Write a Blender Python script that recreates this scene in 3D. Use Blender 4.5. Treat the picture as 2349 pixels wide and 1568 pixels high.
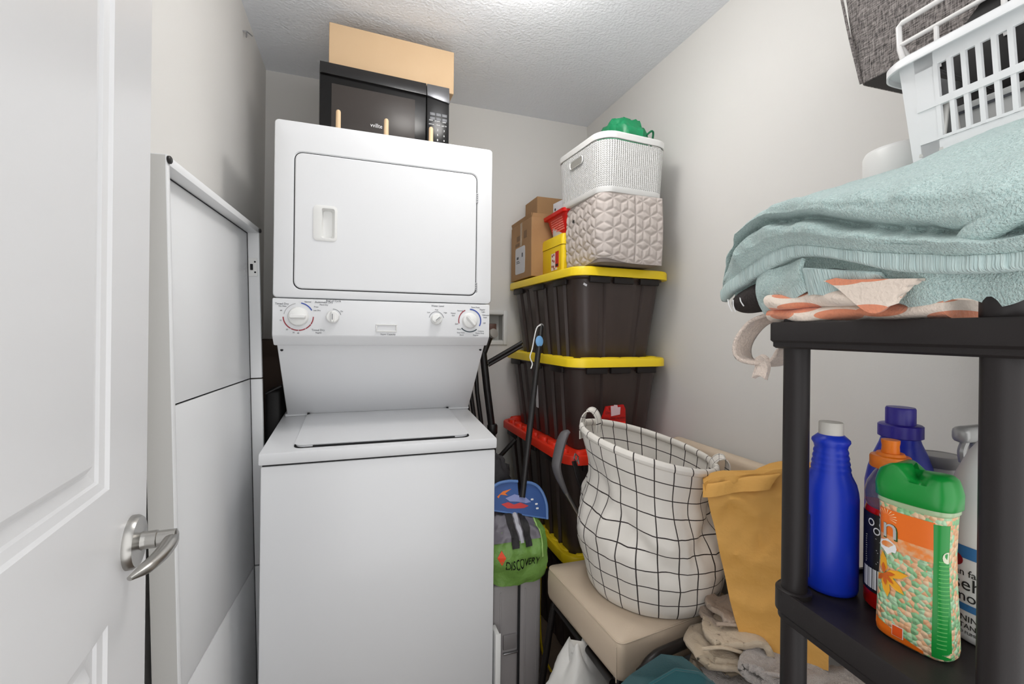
import bpy, bmesh, math, random
import numpy as np
from mathutils import Vector, Matrix, noise as mnoise

for _o in list(bpy.data.objects):
    bpy.data.objects.remove(_o, do_unlink=True)
SC = bpy.context.scene
COL = SC.collection
R = math.radians
PI = math.pi

# ------------------------------------------------------------------ camera
cam_d = bpy.data.cameras.new('camera')
cam_d.sensor_width = 36.0
cam_d.lens = 15.862
cam_d.shift_y = -22.0 / 2349.0
cam_d.clip_start = 0.02
cam = bpy.data.objects.new('camera', cam_d)
COL.objects.link(cam)
cam.matrix_world = (Matrix.Translation((0, 0, 1.28)) @ Matrix.Rotation(R(-18.9), 4, 'Z')
                    @ Matrix.Rotation(R(90), 4, 'X') @ Matrix.Rotation(R(0.66), 4, 'Z'))
SC.camera = cam

# ------------------------------------------------------------------ world and exposure
wd = bpy.data.worlds.new('world'); SC.world = wd
wd.use_nodes = True
_bg = wd.node_tree.nodes['Background']
_bg.inputs[0].default_value = (1.0, 1.0, 1.0, 1)
_bg.inputs[1].default_value = 1.66
LAMP_STRENGTH = 22.0
SC.view_settings.view_transform = 'Standard'
SC.view_settings.look = 'None'
SC.view_settings.gamma = 1.0
SC.view_settings.use_curve_mapping = False
SC.view_settings.exposure = 0.0

# ------------------------------------------------------------------ materials
def lin(c):
    out = []
    for v in c:
        v = v / 255.0
        out.append(v / 12.92 if v <= 0.04045 else ((v + 0.055) / 1.055) ** 2.4)
    return tuple(out) + (1.0,)

def mat(name, col, rough=0.5, metal=0.0, var=None, bump=None, bump2=None, trans=0.0, emit=0.0, alpha=1.0, spec=None, sheen=0.0, coat=0.0, stretch=None, ior=None):
    """var=(scale, col2, contrast)  bump=(scale, strength, detail)"""
    m = bpy.data.materials.new(name); m.use_nodes = True
    nt = m.node_tree; b = nt.nodes['Principled BSDF']
    b.inputs['Base Color'].default_value = lin(col)
    b.inputs['Roughness'].default_value = rough
    b.inputs['Metallic'].default_value = metal
    if spec is not None: b.inputs['Specular IOR Level'].default_value = spec
    if trans: b.inputs['Transmission Weight'].default_value = trans
    if ior: b.inputs['IOR'].default_value = ior
    if sheen:
        b.inputs['Sheen Weight'].default_value = sheen; b.inputs['Sheen Roughness'].default_value = 0.5
    if coat: b.inputs['Coat Weight'].default_value = coat
    if emit:
        b.inputs['Emission Color'].default_value = lin(col); b.inputs['Emission Strength'].default_value = emit
    if alpha < 1: b.inputs['Alpha'].default_value = alpha
    tc = nt.nodes.new('ShaderNodeTexCoord'); src = tc.outputs['Object']
    if stretch:
        mp = nt.nodes.new('ShaderNodeMapping'); mp.inputs['Scale'].default_value = stretch
        nt.links.new(src, mp.inputs[0]); src = mp.outputs[0]
    if var:
        n = nt.nodes.new('ShaderNodeTexNoise'); n.inputs['Scale'].default_value = var[0]; n.inputs['Detail'].default_value = 4
        nt.links.new(src, n.inputs['Vector'])
        r = nt.nodes.new('ShaderNodeValToRGB')
        w = var[2] if len(var) > 2 else 0.2
        r.color_ramp.elements[0].position = 0.5 - w; r.color_ramp.elements[1].position = 0.5 + w
        r.color_ramp.elements[0].color = lin(var[1]); r.color_ramp.elements[1].color = lin(col)
        nt.links.new(n.outputs['Fac'], r.inputs[0]); nt.links.new(r.outputs[0], b.inputs['Base Color'])
    prev = None
    for bp in (bump, bump2):
        if not bp: continue
        n = nt.nodes.new('ShaderNodeTexNoise'); n.inputs['Scale'].default_value = bp[0]
        n.inputs['Detail'].default_value = bp[2] if len(bp) > 2 else 3
        nt.links.new(src, n.inputs['Vector'])
        bn = nt.nodes.new('ShaderNodeBump'); bn.inputs['Strength'].default_value = bp[1]
        bn.inputs['Distance'].default_value = bp[3] if len(bp) > 3 else 0.002
        nt.links.new(n.outputs['Fac'], bn.inputs['Height'])
        if prev: nt.links.new(prev.outputs[0], bn.inputs['Normal'])
        prev = bn
    if prev: nt.links.new(prev.outputs[0], b.inputs['Normal'])
    return m

def nodes(m): return m.node_tree, m.node_tree.nodes['Principled BSDF']

def math_node(nt, op, a, b=None, c=None):
    n = nt.nodes.new('ShaderNodeMath'); n.operation = op
    for i, x in enumerate((a, b, c)):
        if x is None: continue
        if isinstance(x, (int, float)): n.inputs[i].default_value = x
        else: nt.links.new(x, n.inputs[i])
    return n.outputs[0]

def mix_col(nt, fac, a, b):
    n = nt.nodes.new('ShaderNodeMix'); n.data_type = 'RGBA'
    if isinstance(fac, (int, float)): n.inputs[0].default_value = fac
    else: nt.links.new(fac, n.inputs[0])
    for i, x in ((6, a), (7, b)):
        if isinstance(x, tuple): n.inputs[i].default_value = x
        else: nt.links.new(x, n.inputs[i])
    return n.outputs[2]

# ------------------------------------------------------------------ geometry helpers: a geo is (verts, faces[, uvs])
def box(x0, x1, y0, y1, z0, z1):
    v = [(x0,y0,z0),(x1,y0,z0),(x1,y1,z0),(x0,y1,z0),(x0,y0,z1),(x1,y0,z1),(x1,y1,z1),(x0,y1,z1)]
    f = [(0,3,2,1),(4,5,6,7),(0,1,5,4),(1,2,6,5),(2,3,7,6),(3,0,4,7)]
    return v, f

def rbox(x0, x1, y0, y1, z0, z1, r=0.005, seg=2):
    bm = bmesh.new()
    v, f = box(x0, x1, y0, y1, z0, z1)
    bv = [bm.verts.new(p) for p in v]
    for q in f: bm.faces.new([bv[i] for i in q])
    r = min(r, abs(x1-x0)*.49, abs(y1-y0)*.49, abs(z1-z0)*.49)
    bmesh.ops.bevel(bm, geom=bm.edges[:], offset=r, segments=seg, profile=0.5, affect='EDGES')
    bm.verts.ensure_lookup_table()
    bm.verts.index_update()
    out = [tuple(q.co) for q in bm.verts], [tuple(q.index for q in p.verts) for p in bm.faces]
    bm.free(); return out

def join(*gs):
    V, F = [], []
    for g in gs:
        o = len(V); V += [tuple(p) for p in g[0]]; F += [tuple(i+o for i in q) for q in g[1]]
    return V, F

def xf(g, M):
    return ([tuple(M @ Vector(p)) for p in g[0]],) + tuple(g[1:])

def T(x, y, z): return Matrix.Translation((x, y, z))
def RX(a): return Matrix.Rotation(R(a), 4, 'X')
def RY(a): return Matrix.Rotation(R(a), 4, 'Y')
def RZ(a): return Matrix.Rotation(R(a), 4, 'Z')

def loft(rings, cap0=True, cap1=True, closed=True):
    n = len(rings[0]); V = [tuple(p) for r in rings for p in r]; F = []
    m = n if closed else n-1
    for i in range(len(rings)-1):
        for j in range(m):
            k = (j+1) % n
            F.append((i*n+j, i*n+k, (i+1)*n+k, (i+1)*n+j))
    if closed and cap0: F.append(tuple(range(n-1, -1, -1)))
    if closed and cap1: F.append(tuple((len(rings)-1)*n + j for j in range(n)))
    return V, F

def lathe(prof, n=24, c=(0,0,0), sx=1.0, sy=1.0, cap0=True, cap1=True):
    rings = [[(c[0]+r*sx*math.cos(2*PI*j/n), c[1]+r*sy*math.sin(2*PI*j/n), c[2]+z) for j in range(n)] for r, z in prof]
    return loft(rings, cap0, cap1)

def cr(pts, n):
    """Catmull-Rom through pts, n samples per span"""
    P = [np.array(p, float) for p in pts]
    P = [2*P[0]-P[1]] + P + [2*P[-1]-P[-2]]
    out = []
    for i in range(1, len(P)-2):
        a, b, c, d = P[i-1:i+3]
        for k in range(n):
            t = k/n
            out.append(0.5*((2*b)+(-a+c)*t+(2*a-5*b+4*c-d)*t*t+(-a+3*b-3*c+d)*t**3))
    out.append(P[-2]); return out

def tube(path, r, n=10, caps=True, smooth=0, rz=None):
    P = [Vector(p) for p in (cr(path, smooth) if smooth else path)]
    rr = r if isinstance(r, (list, tuple)) else None
    rings = []; up = None
    for i, p in enumerate(P):
        a = P[max(i-1, 0)]; b = P[min(i+1, len(P)-1)]
        t = (b-a).normalized()
        if up is None:
            up = Vector((0,0,1)) if abs(t.z) < .9 else Vector((1,0,0))
        s = t.cross(up).normalized(); up = s.cross(t).normalized()
        if rr:
            q = i/(len(P)-1)*(len(rr)-1); k = min(int(q), len(rr)-2); w = rr[k]*(1-(q-k))+rr[k+1]*(q-k)
        else: w = r
        h = w*(rz if rz else 1)
        rings.append([p + s*w*math.cos(2*PI*j/n) + up*h*math.sin(2*PI*j/n) for j in range(n)])
    return loft(rings, caps, caps)

def rrect(w, d, r, k=5):
    """rounded rectangle outline centred on 0, CCW, 4*(k+1) points"""
    r = min(r, w/2-1e-4, d/2-1e-4); o = []
    for cx, cy, a0 in ((w/2-r, d/2-r, 0), (-w/2+r, d/2-r, 90), (-w/2+r, -d/2+r, 180), (w/2-r, -d/2+r, 270)):
        for i in range(k+1):
            a = R(a0 + 90*i/k); o.append((cx+r*math.cos(a), cy+r*math.sin(a)))
    return o

def prism(poly, z0, z1):
    return loft([[(x, y, z0) for x, y in poly], [(x, y, z1) for x, y in poly]])

def plate_y(poly, y0, y1):
    """polygon in x,z extruded along y (front y0)"""
    g = loft([[(x, y1, z) for x, z in poly], [(x, y0, z) for x, z in poly]])
    return g

def gridsurf(fn, nu, nv, uv=True):
    V, F, U = [], [], []
    for i in range(nu+1):
        for j in range(nv+1):
            V.append(tuple(fn(i/nu, j/nv))); U.append((i/nu, j/nv))
    for i in range(nu):
        for j in range(nv):
            a = i*(nv+1)+j; F.append((a, a+nv+1, a+nv+2, a+1))
    return V, F, U

def shell(fn, nu, nv, th):
    """grid surface with thickness th (offset along numeric normals)"""
    V, F, U = gridsurf(fn, nu, nv)
    A = np.array(V).reshape(nu+1, nv+1, 3)
    du = np.gradient(A, axis=0); dv = np.gradient(A, axis=1)
    N = np.cross(du, dv); N /= (np.linalg.norm(N, axis=2, keepdims=True)+1e-9)
    B = (A - N*th).reshape(-1, 3)
    o = len(V); V2 = V + [tuple(p) for p in B]; U2 = U + U
    F2 = F + [tuple(i+o for i in reversed(f)) for f in F]
    idx = lambda i, j: i*(nv+1)+j
    loop = [idx(i, 0) for i in range(nu)] + [idx(nu, j) for j in range(nv)] + [idx(i, nv) for i in range(nu, 0, -1)] + [idx(0, j) for j in range(nv, 0, -1)]
    for a, b in zip(loop, loop[1:]+loop[:1]):
        F2.append((b, a, a+o, b+o))
    return V2, F2, U2

def fbm(p, oct=3, H=1.0):
    s, a, q = 0.0, 1.0, Vector(p)
    for _ in range(oct):
        s += a*mnoise.noise(q); q = q*2.03 + Vector((7.1, 3.3, 1.7)); a *= 0.5
    return s
def ridge(p, oct=2):
    s, a, q = 0.0, 1.0, Vector(p)
    for _ in range(oct):
        s += a*(1-2*abs(mnoise.noise(q))); q = q*2.1 + Vector((3.1, 9.3, 4.7)); a *= 0.5
    return s

# ------------------------------------------------------------------ object helpers
INV = {}
def thing(name, label, cat, loc=(0,0,0), rz=0.0, group=None):
    o = bpy.data.objects.new(name, None); COL.objects.link(o)
    o.empty_display_size = 0.05
    o.location = loc; o.rotation_euler = (0, 0, R(rz))
    o['label'] = label; o['category'] = cat
    if group: o['group'] = group
    INV[o.name] = (T(*loc) @ RZ(rz)).inverted()
    return o

def root_of(o):
    while o.parent: o = o.parent
    return o

def obj(name, geo, m, parent=None, world=False, smooth=40, label=None, cat=None, group=None, kind=None, loc=None):
    """geo in thing-local coordinates, or world=True in world coordinates"""
    me = bpy.data.meshes.new(name)
    V = geo[0]
    if world and parent is not None:
        M = INV.get(root_of(parent).name)
        if M is not None: V = [tuple(M @ Vector(p)) for p in V]
    if loc is not None:
        V = [(p[0]-loc[0], p[1]-loc[1], p[2]-loc[2]) for p in V]
    me.from_pydata([tuple(p) for p in V], [], geo[1])
    bm = bmesh.new(); bm.from_mesh(me)
    if len(geo) < 3:
        bmesh.ops.recalc_face_normals(bm, faces=bm.faces)
    bm.to_mesh(me); bm.free()
    if len(geo) > 2:
        ul = me.uv_layers.new(name='UVMap')
        for lp in me.loops: ul.data[lp.index].uv = geo[2][lp.vertex_index]
    if smooth:
        for p in me.polygons: p.use_smooth = True
        if smooth < 180: me.set_sharp_from_angle(angle=R(smooth))
    me.materials.append(m)
    o = bpy.data.objects.new(name, me); COL.objects.link(o)
    if parent is not None: o.parent = parent
    if loc is not None: o.location = loc
    if label: o['label'] = label
    if cat: o['category'] = cat
    if group: o['group'] = group
    if kind: o['kind'] = kind
    if parent is None:
        INV[o.name] = T(*(loc or (0,0,0))).inverted()
    return o

def text_geo(body, size, ext=0.0003, align='CENTER'):
    cu = bpy.data.curves.new('lettering', 'FONT'); cu.body = body; cu.size = size
    cu.align_x = align; cu.align_y = 'CENTER'; cu.extrude = ext; cu.resolution_u = 3
    to = bpy.data.objects.new('lettering_source', cu); COL.objects.link(to)
    dg = bpy.context.evaluated_depsgraph_get()
    me = bpy.data.meshes.new_from_object(to.evaluated_get(dg))
    V = [tuple(v.co) for v in me.vertices]; F = [tuple(p.vertices) for p in me.polygons]
    bpy.data.objects.remove(to, do_unlink=True); bpy.data.curves.remove(cu); bpy.data.meshes.remove(me)
    return V, F

def text_front(body, size, x, y, z, rz=0):
    """text on a plane facing -Y"""
    return xf(text_geo(body, size), T(x, y, z) @ RZ(rz) @ RX(90))

def text_side(body, size, x, y, z, tilt=0):
    """text on a plane facing -X (read left to right runs towards -Y)"""
    return xf(text_geo(body, size), T(x, y, z) @ RZ(-90) @ RX(90) @ RZ(tilt))

def wrap(g, r, z0, a0, c=(0,0,0), sx=1, sy=1):
    """wrap flat x,y geometry on a vertical (elliptic) cylinder; a0 = facing angle in degrees"""
    V = []
    for x, y, z in g[0]:
        a = R(a0) + x/r
        q = r + z + 0.0006
        V.append((c[0]+q*sx*math.cos(a), c[1]+q*sy*math.sin(a), c[2]+z0+y))
    return V, g[1]

def arc_band(r, w, a0, a1, n=14, t=0.0005):
    """flat ring segment in x,z facing -Y, angles in degrees clockwise from top"""
    inn, out = [], []
    for i in range(n+1):
        a = R(a0+(a1-a0)*i/n); s, c = math.sin(a), math.cos(a)
        inn.append((r*s, r*c)); out.append(((r+w)*s, (r+w)*c))
    V = [(x, -t, z) for x, z in inn] + [(x, -t, z) for x, z in out]
    F = [(i, i+1, n+2+i, n+1+i) for i in range(n)]
    return V, F
# ------------------------------------------------------------------ shared materials
M = {}
M['wall'] = mat('wall_paint', (223, 221, 217), 0.75, bump=(260, 0.12, 2, 0.001))
M['ceil'] = mat('ceiling_stipple', (243, 246, 251), 0.85, bump=(95, 0.55, 5, 0.006), bump2=(28, 0.25, 3, 0.006))
M['floor'] = mat('floor_vinyl', (120, 104, 88), 0.45, var=(9, (88, 74, 62), .3), bump=(60, 0.1, 3))
M['door'] = mat('door_paint', (228, 228, 229), 0.32, bump=(40, 0.03, 2, 0.001))
M['enamel'] = mat('white_enamel', (228, 229, 231), 0.25, bump=(700, 0.03, 1, 0.0005))
M['plastic_white'] = mat('white_plastic', (232, 232, 230), 0.38)
M['knob'] = mat('knob_plastic', (236, 236, 234), 0.3)
M['gap'] = mat('dark_gap', (28, 28, 30), 0.8)
M['ink'] = mat('grey_ink', (88, 90, 96), 0.6)
M['ink_blue'] = mat('blue_ink', (48, 78, 165), 0.5)
M['ink_red'] = mat('red_ink', (150, 32, 48), 0.5)
M['ink_black'] = mat('black_ink', (24, 24, 26), 0.6)
M['ink_white'] = mat('white_ink', (235, 235, 235), 0.6)
M['nickel'] = mat('satin_nickel', (178, 176, 172), 0.3, 1.0, bump=(300, 0.05, 2, 0.0005))
M['steel'] = mat('steel', (170, 170, 172), 0.35, 1.0)
M['black_plastic'] = mat('black_plastic', (30, 28, 28), 0.42, bump=(500, 0.06, 2, 0.0005))
M['rack_plastic'] = mat('rack_plastic', (36, 32, 32), 0.45, bump=(420, 0.15, 2, 0.0006), spec=.28)
M['kraft_card'] = mat('corrugated_card', (210, 180, 144), 0.8, var=(5, (204, 173, 136), .3), bump=(60, 0.05, 2))
M['card'] = mat('cardboard', (178, 140, 98), 0.8, var=(7, (158, 120, 82), .3), bump=(50, 0.08, 3))
M['paper'] = mat('label_paper', (214, 214, 218), 0.6)
M['tape'] = mat('clear_tape', (170, 145, 115), 0.15)

# ------------------------------------------------------------------ room shell
XL, XR, YB, ZC, YF = -0.40, 1.21, 2.27, 2.44, -0.05
obj('floor', box(XL-.1, XR+.1, YF, YB+.1, -.06, 0), M['floor'], kind='structure', smooth=0)
obj('ceiling', box(XL-.1, XR+.1, YF, YB+.1, ZC, ZC+.06), M['ceil'], kind='structure', smooth=0)
obj('wall_left', box(XL-.1, XL, YF, YB+.1, 0, ZC), M['wall'], kind='structure', smooth=0)
obj('wall_right', box(XR, XR+.1, YF, YB+.1, 0, ZC), M['wall'], kind='structure', smooth=0)
HX0, HX1, HZ0, HZ1 = .545, .727, 1.237, 1.373     # recess for the laundry valves
obj('wall_back', join(box(XL, HX0, YB, YB+.1, 0, ZC), box(HX1, XR, YB, YB+.1, 0, ZC),
                      box(HX0, HX1, YB, YB+.1, 0, HZ0), box(HX0, HX1, YB, YB+.1, HZ1, ZC)), M['wall'], kind='structure', smooth=0)
M['trim'] = mat('trim_paint', (232, 232, 232), 0.4)
obj('baseboard_right', rbox(XR-.014, XR, YF, YB, 0, .09, .004), M['trim'], kind='structure')
obj('baseboard_back', rbox(XL, XR-.014, YB-.014, YB, 0, .09, .004), M['trim'], kind='structure')
obj('baseboard_left', rbox(XL, XL+.012, 1.75, YB-.014, 0, .09, .004), M['trim'], kind='structure')
obj('wall_hook', join(tube([(XL, 1.84, 2.345), (XL+.012, 1.845, 2.349), (XL+.012, 1.93, 2.385)], .0022, 6), tube([(XL+.012, 1.845, 2.349), (XL+.012, 1.84, 2.325)], .0022, 6)), M['steel'],
    label='small bent wire hook high on the left wall near the ceiling', cat='hook')

# laundry valve box set in the back wall
ob = thing('outlet_box', 'white recessed laundry valve box in the wall behind the dryer', 'outlet box', (.636, YB, 1.305))
fr = []
for (x0, x1, z0, z1) in ((HX0-.022, HX0, HZ0-.022, HZ1+.022), (HX1, HX1+.022, HZ0-.022, HZ1+.022), (HX0, HX1, HZ0-.022, HZ0), (HX0, HX1, HZ1, HZ1+.022)):
    fr.append(rbox(x0, x1, YB-.009, YB, z0, z1, .002))
obj('frame', join(*fr), M['plastic_white'], ob, world=True)
t = .003
obj('recess', join(box(HX0, HX1, YB+.07, YB+.073, HZ0, HZ1), box(HX0, HX0+t, YB, YB+.07, HZ0, HZ1), box(HX1-t, HX1, YB, YB+.07, HZ0, HZ1),
                   box(HX0, HX1, YB, YB+.07, HZ0, HZ0+t), box(HX0, HX1, YB, YB+.07, HZ1-t, HZ1)), mat('recess_plastic', (190, 190, 186), .5), ob, world=True, smooth=0)
vl = obj('valve', xf(lathe([(.012, 0), (.012, .03), (.008, .032), (.008, .05)], 14), T(.675, YB+.068, 1.275) @ RX(90)), mat('brass', (150, 96, 70), .4, .8), ob, world=True)
obj('valve_handle', rbox(.655, .695, YB+.012, YB+.02, 1.285, 1.325, .004), mat('valve_red', (104, 74, 64), .5), vl, world=True)

# ------------------------------------------------------------------ ceiling lamp
LX, LY = .44, 1.15
lamp = thing('ceiling_light', 'round white flush ceiling light above the middle of the room', 'lamp', (LX, LY, ZC-.190))
obj('base', lathe([(.09, .190), (.09, .178), (.08, .172), (.03, .172), (.028, .125), (.06, .120), (.062, .105)], 32), M['trim'], lamp)
md = mat('lamp_glass', (255, 252, 248), .5, emit=LAMP_STRENGTH)
obj('glass_dome', lathe([(.062, .112), (.10, .105), (.125, .088), (.138, .062), (.132, .038), (.112, .018), (.08, .006), (.04, .001), (.004, 0)], 32), md, lamp)

# ------------------------------------------------------------------ door, standing open along the left wall
DL = (-.300, .826, 0)
def stile(a0, a1, z0, z1): return box(a0, a1, -.035, 0, z0, z1)
pan = [(.137, .675, 1.08, 1.90), (.137, .675, .20, .912)]
dg_ = join(stile(0, .137, .008, 2.03), stile(.675, .81, .008, 2.03), stile(.137, .675, .008, .20), stile(.137, .675, .912, 1.08), stile(.137, .675, 1.90, 2.03))
door = bpy.data.objects.new('door_1', None); COL.objects.link(door)
door.location = DL; door.rotation_euler = (0, 0, R(-85.2)); door['kind'] = 'structure'
door['label'] = 'white two-panel interior door standing open along the left wall'
INV[door.name] = (T(*DL) @ RZ(-85.2)).inverted()
obj('door_frame', dg_, M['door'], door, smooth=0)
for (a0, a1, z0, z1) in pan:
    rings = []
    for d, b in ((0, 0), (.003, -.004), (.012, -.0065), (.014, -.010), (.026, -.012), (.029, -.012), (.038, -.004), (.040, -.003)):
        rings.append([(a0+d, b, z0+d), (a1-d, b, z0+d), (a1-d, b, z1-d), (a0+d, b, z1-d)])
    g = loft(rings, cap0=False, cap1=True)
    obj('door_panel', g, M['door'], door, smooth=0)
    obj('door_panel_back', box(a0, a1, -.03, -.02, z0, z1), M['door'], door, smooth=0)
HA, HZ = .064, .983
ax = T(HA, 0, HZ) @ RX(-90)      # lathe axis to +b
hd = obj('door_handle', xf(lathe([(.036, 0), (.036, .006), (.033, .0105), (.020, .0115), (.0125, .013), (.0115, .02)], 36), ax), M['nickel'], door, label='round satin nickel rosette')
obj('handle_neck', xf(lathe([(.0118, .018), (.0118, .030), (.0105, .031), (.0105, .052), (.006, .0545)], 24), ax), M['nickel'], hd)
obj('lever', tube([(HA-.004, .046, HZ), (HA+.02, .049, HZ-.001), (HA+.05, .046, HZ-.004), (HA+.078, .038, HZ-.006), (HA+.098, .028, HZ-.007)], [.0085, .0105, .0105, .0095, .0035], 14, smooth=5, rz=.75), M['nickel'], hd)
obj('hinge', join(*[xf(lathe([(.006, 0), (.006, .09)], 10), T(.815, .004, z)) for z in (.2, 1.0, 1.78)]), M['nickel'], door)

# ------------------------------------------------------------------ washer and dryer tower
W = thing('laundry_tower', 'white stacked washer and dryer unit against the back wall', 'washer dryer', (.09, 1.78, 0))
en = M['enamel']
obj('washer_body', rbox(-.250, .428, 1.402, 2.15, .02, .900, .006), en, W, world=True)
obj('plinth', box(-.24, .418, 1.43, 2.14, 0, .02), M['gap'], W, world=True)
obj('seam', box(-.246, .424, 1.406, 2.14, .899, .904), M['gap'], W, world=True)
# deck: prism in y,z
def prism_x(poly, x0, x1): return loft([[(x0, y, z) for y, z in poly], [(x1, y, z) for y, z in poly]])
def bevelled(g, r, seg=2):
    bm = bmesh.new(); bv = [bm.verts.new(p) for p in g[0]]
    for q in g[1]: bm.faces.new([bv[i] for i in q])
    bmesh.ops.recalc_face_normals(bm, faces=bm.faces)
    bmesh.ops.bevel(bm, geom=bm.edges[:], offset=r, segments=seg, profile=.5, affect='EDGES')
    bm.verts.index_update()
    out = [tuple(q.co) for q in bm.verts], [tuple(q.index for q in p.verts) for p in bm.faces]
    bm.free(); return out
dz = lambda y: .9375 + (y-1.40)*.069
deck = obj('top_deck', bevelled(prism_x([(1.397, .904), (1.397, dz(1.397)), (2.15, dz(2.15)), (2.15, .904)], -.255, .432), .005), en, W, world=True)
# lid with dark joint around it
lx0, lx1, ly0, ly1 = -.166, .345, 1.432, 1.80
rr = [(x+(lx0+lx1)/2, y+(ly0+ly1)/2) for x, y in rrect(lx1-lx0, ly1-ly0, .022, 4)]
def onrk(p, h): return [(x, y, dz(y)+h) for x, y in p]
def grow(p, d):
    cx, cy = (lx0+lx1)/2, (ly0+ly1)/2
    return [(x+math.copysign(d, x-cx), y+math.copysign(d, y-cy)) for x, y in p]
obj('lid_joint', loft([onrk(grow(rr, .0055), .0004), onrk(grow(rr, .0055), .0013)]), M['gap'], deck, world=True)
lid = obj('washer_lid', loft([onrk(rr, .0006), onrk(rr, .006), onrk(grow(rr, -.004), .0085)]), en, W, world=True)
obj('finger_slot', bevelled(prism_x([(1.4295, dz(1.43)+.0004), (1.4295, dz(1.43)+.0052), (1.436, dz(1.436)+.0052), (1.436, dz(1.43)+.0004)], -.12, .30), .001), M['gap'], lid, world=True)
obj('hinge_strip', bevelled(prism_x([(1.806, dz(1.806)), (1.806, dz(1.806)+.010), (1.84, dz(1.84)+.010), (1.84, dz(1.84))], -.245, .435), .003), en, deck, world=True)
for x in (-.166, .345):
    obj('hinge_slot', box(x-.004, x+.004, 1.797, 1.818, dz(1.8)+.001, dz(1.8)+.013), M['gap'], deck, world=True)
# neck sloping back under the dryer
neck = obj('neck_panel', bevelled(prism_x([(1.566, 1.238), (1.822, .955), (2.14, .955), (2.14, 1.238)], -.238, .434), .004), en, W, world=True)
for x in (-.226, .422):
    obj('screw', xf(lathe([(.0045, 0), (.0045, .003), (.002, .004)], 10), T(x, 1.585, 1.216) @ RX(48) @ T(0, 0, -.001)), M['gap'], neck, world=True)
# control panel
cp = obj('control_panel', bevelled(prism_x([(1.521, 1.262), (1.521, 1.376), (2.0, 1.376), (2.0, 1.232), (1.552, 1.232)], -.2445, .4375), .004), en, W, world=True)
CY = 1.5208
def knob(x, z, r, ang, big, slot):
    g = [lathe([(r, 0), (r, .004), (r*.93, .012), (r*.80, .0145)], 28)]
    if big: g = [lathe([(r*1.08, 0), (r*1.08, .003), (r, .006), (r*.96, .013), (r*.78, .016)], 32)]
    k = obj('knob', xf(join(*g), T(x, CY, z) @ RX(90)), M['knob'], cp, world=True)
    L, h = r*.86, r*.28
    gr = loft([[(px, py, .012) for px, py in rrect(L*2, h*2.3, h*.9, 3)], [(px, py, .026) for px, py in rrect(L*1.9, h*1.6, h*.6, 3)], [(px, py, .029) for px, py in rrect(L*1.8, h*.9, h*.4, 3)]])
    obj('grip', xf(gr, T(x, CY, z) @ RX(90) @ RZ(ang)), M['knob'], k, world=True)
    if slot:
        obj('pointer', xf(box(-.0009, .0009, -r*.45, r*.45, .0285, .0296) if True else None, T(x, CY, z) @ RX(90) @ RZ(ang-90)), M['ink'], k, world=True)
def arc(x, z, r, w, a0, a1, m): obj('dial_mark', xf(arc_band(r, w, a0, a1), T(x, CY-.0002, z)), m, cp, world=True, smooth=0)
def prt(s, size, x, z, m='ink'): obj('lettering', text_front(s, size, x, CY-.0001, z), M[m], cp, world=True, smooth=0)
x, z = -.172, 1.321
knob(x, z, .0275, 0, True, False)
arc(x, z, .0405, .0035, 10, 62, M['ink_blue'])
for a0, a1 in ((90, 122), (124, 150), (152, 178), (180, 208), (210, 268)): arc(x, z, .0405, .0032, a0, a1, M['ink_red'])
arc(x, z, .0395, .0018, 280, 348, mat('grey_mark', (168, 168, 170), .6))
prt('Timed Dry', .0085, x-.046, z+.038); prt('No Heat', .006, x-.044, z+.031)
prt('Automatic Dry', .0085, x+.072, z+.046); prt('More Dry', .006, x+.072, z+.038)
prt('Normal', .006, x+.026, z+.046); prt('Press', .006, x+.050, z+.031); prt('Less Dry', .006, x+.052, z+.020)
prt('Timed Dry', .0085, x+.056, z-.041); prt('Regular', .006, x+.058, z-.049)
for q, s in ((195, '30'), (180, '40'), (218, '20'), (256, '10'), (290, '60')):
    prt(s, .006, x+.051*math.sin(R(q)), z+.051*math.cos(R(q)))
x, z = -.074, 1.322
knob(x, z, .020, 90, False, True)
arc(x, z, .024, .0014, 0, 75, M['ink']); prt('End of Cycle', .0085, x+.002, z+.050); prt('On', .006, x+.026, z+.018)
x, z = .251, 1.322
knob(x, z, .019, 42, False, True)
arc(x, z, .024, .0014, -80, 80, M['ink']); prt('Water Level', .0085, x+.004, z+.044); prt('Med', .006, x, z+.031); prt('Low', .006, x-.026, z+.022); prt('High', .006, x+.03, z+.022)
x, z = .366, 1.319
knob(x, z, .025, -48, True, False)
arc(x, z, .037, .004, 0, 118, M['ink_blue']); arc(x, z, .037, .0032, 255, 335, M['ink_red']); arc(x, z, .037, .0035, 140, 228, mat('dark_teal_ink', (38, 58, 68), .5))
for s, dx, dz_ in (('Normal', -.034, .033), ('Heavy', -.058, .024), ('Soil', -.058, .016), ('Spin', -.046, -.012), ('Perm Press', .020, .046), ('Regular', .045, .039), ('Light', .048, .031), ('Delicates', .057, .020), ('Soak', .055, .012), ('Off', .052, -.008), ('Rinse', -.037, -.030), ('Easy Care', -.031, -.042), ('Short', -.028, -.050), ('Cottons', .040, -.036), ('Heavy Duty', .036, -.043), ('Regular', .022, -.050)):
    prt(s, .0065, x+dx, z+dz_)
bw = obj('badge_frame', join(*[rbox(a, b, CY-.006, CY+.001, c, d, .0015) for a, b, c, d in ((.056, .122, 1.298, 1.302), (.056, .122, 1.277, 1.281), (.056, .0595, 1.281, 1.298), (.1185, .122, 1.281, 1.298))]), M['plastic_white'], cp, world=True)
prt('Super Capacity', .0078, .094, 1.269)
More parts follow.
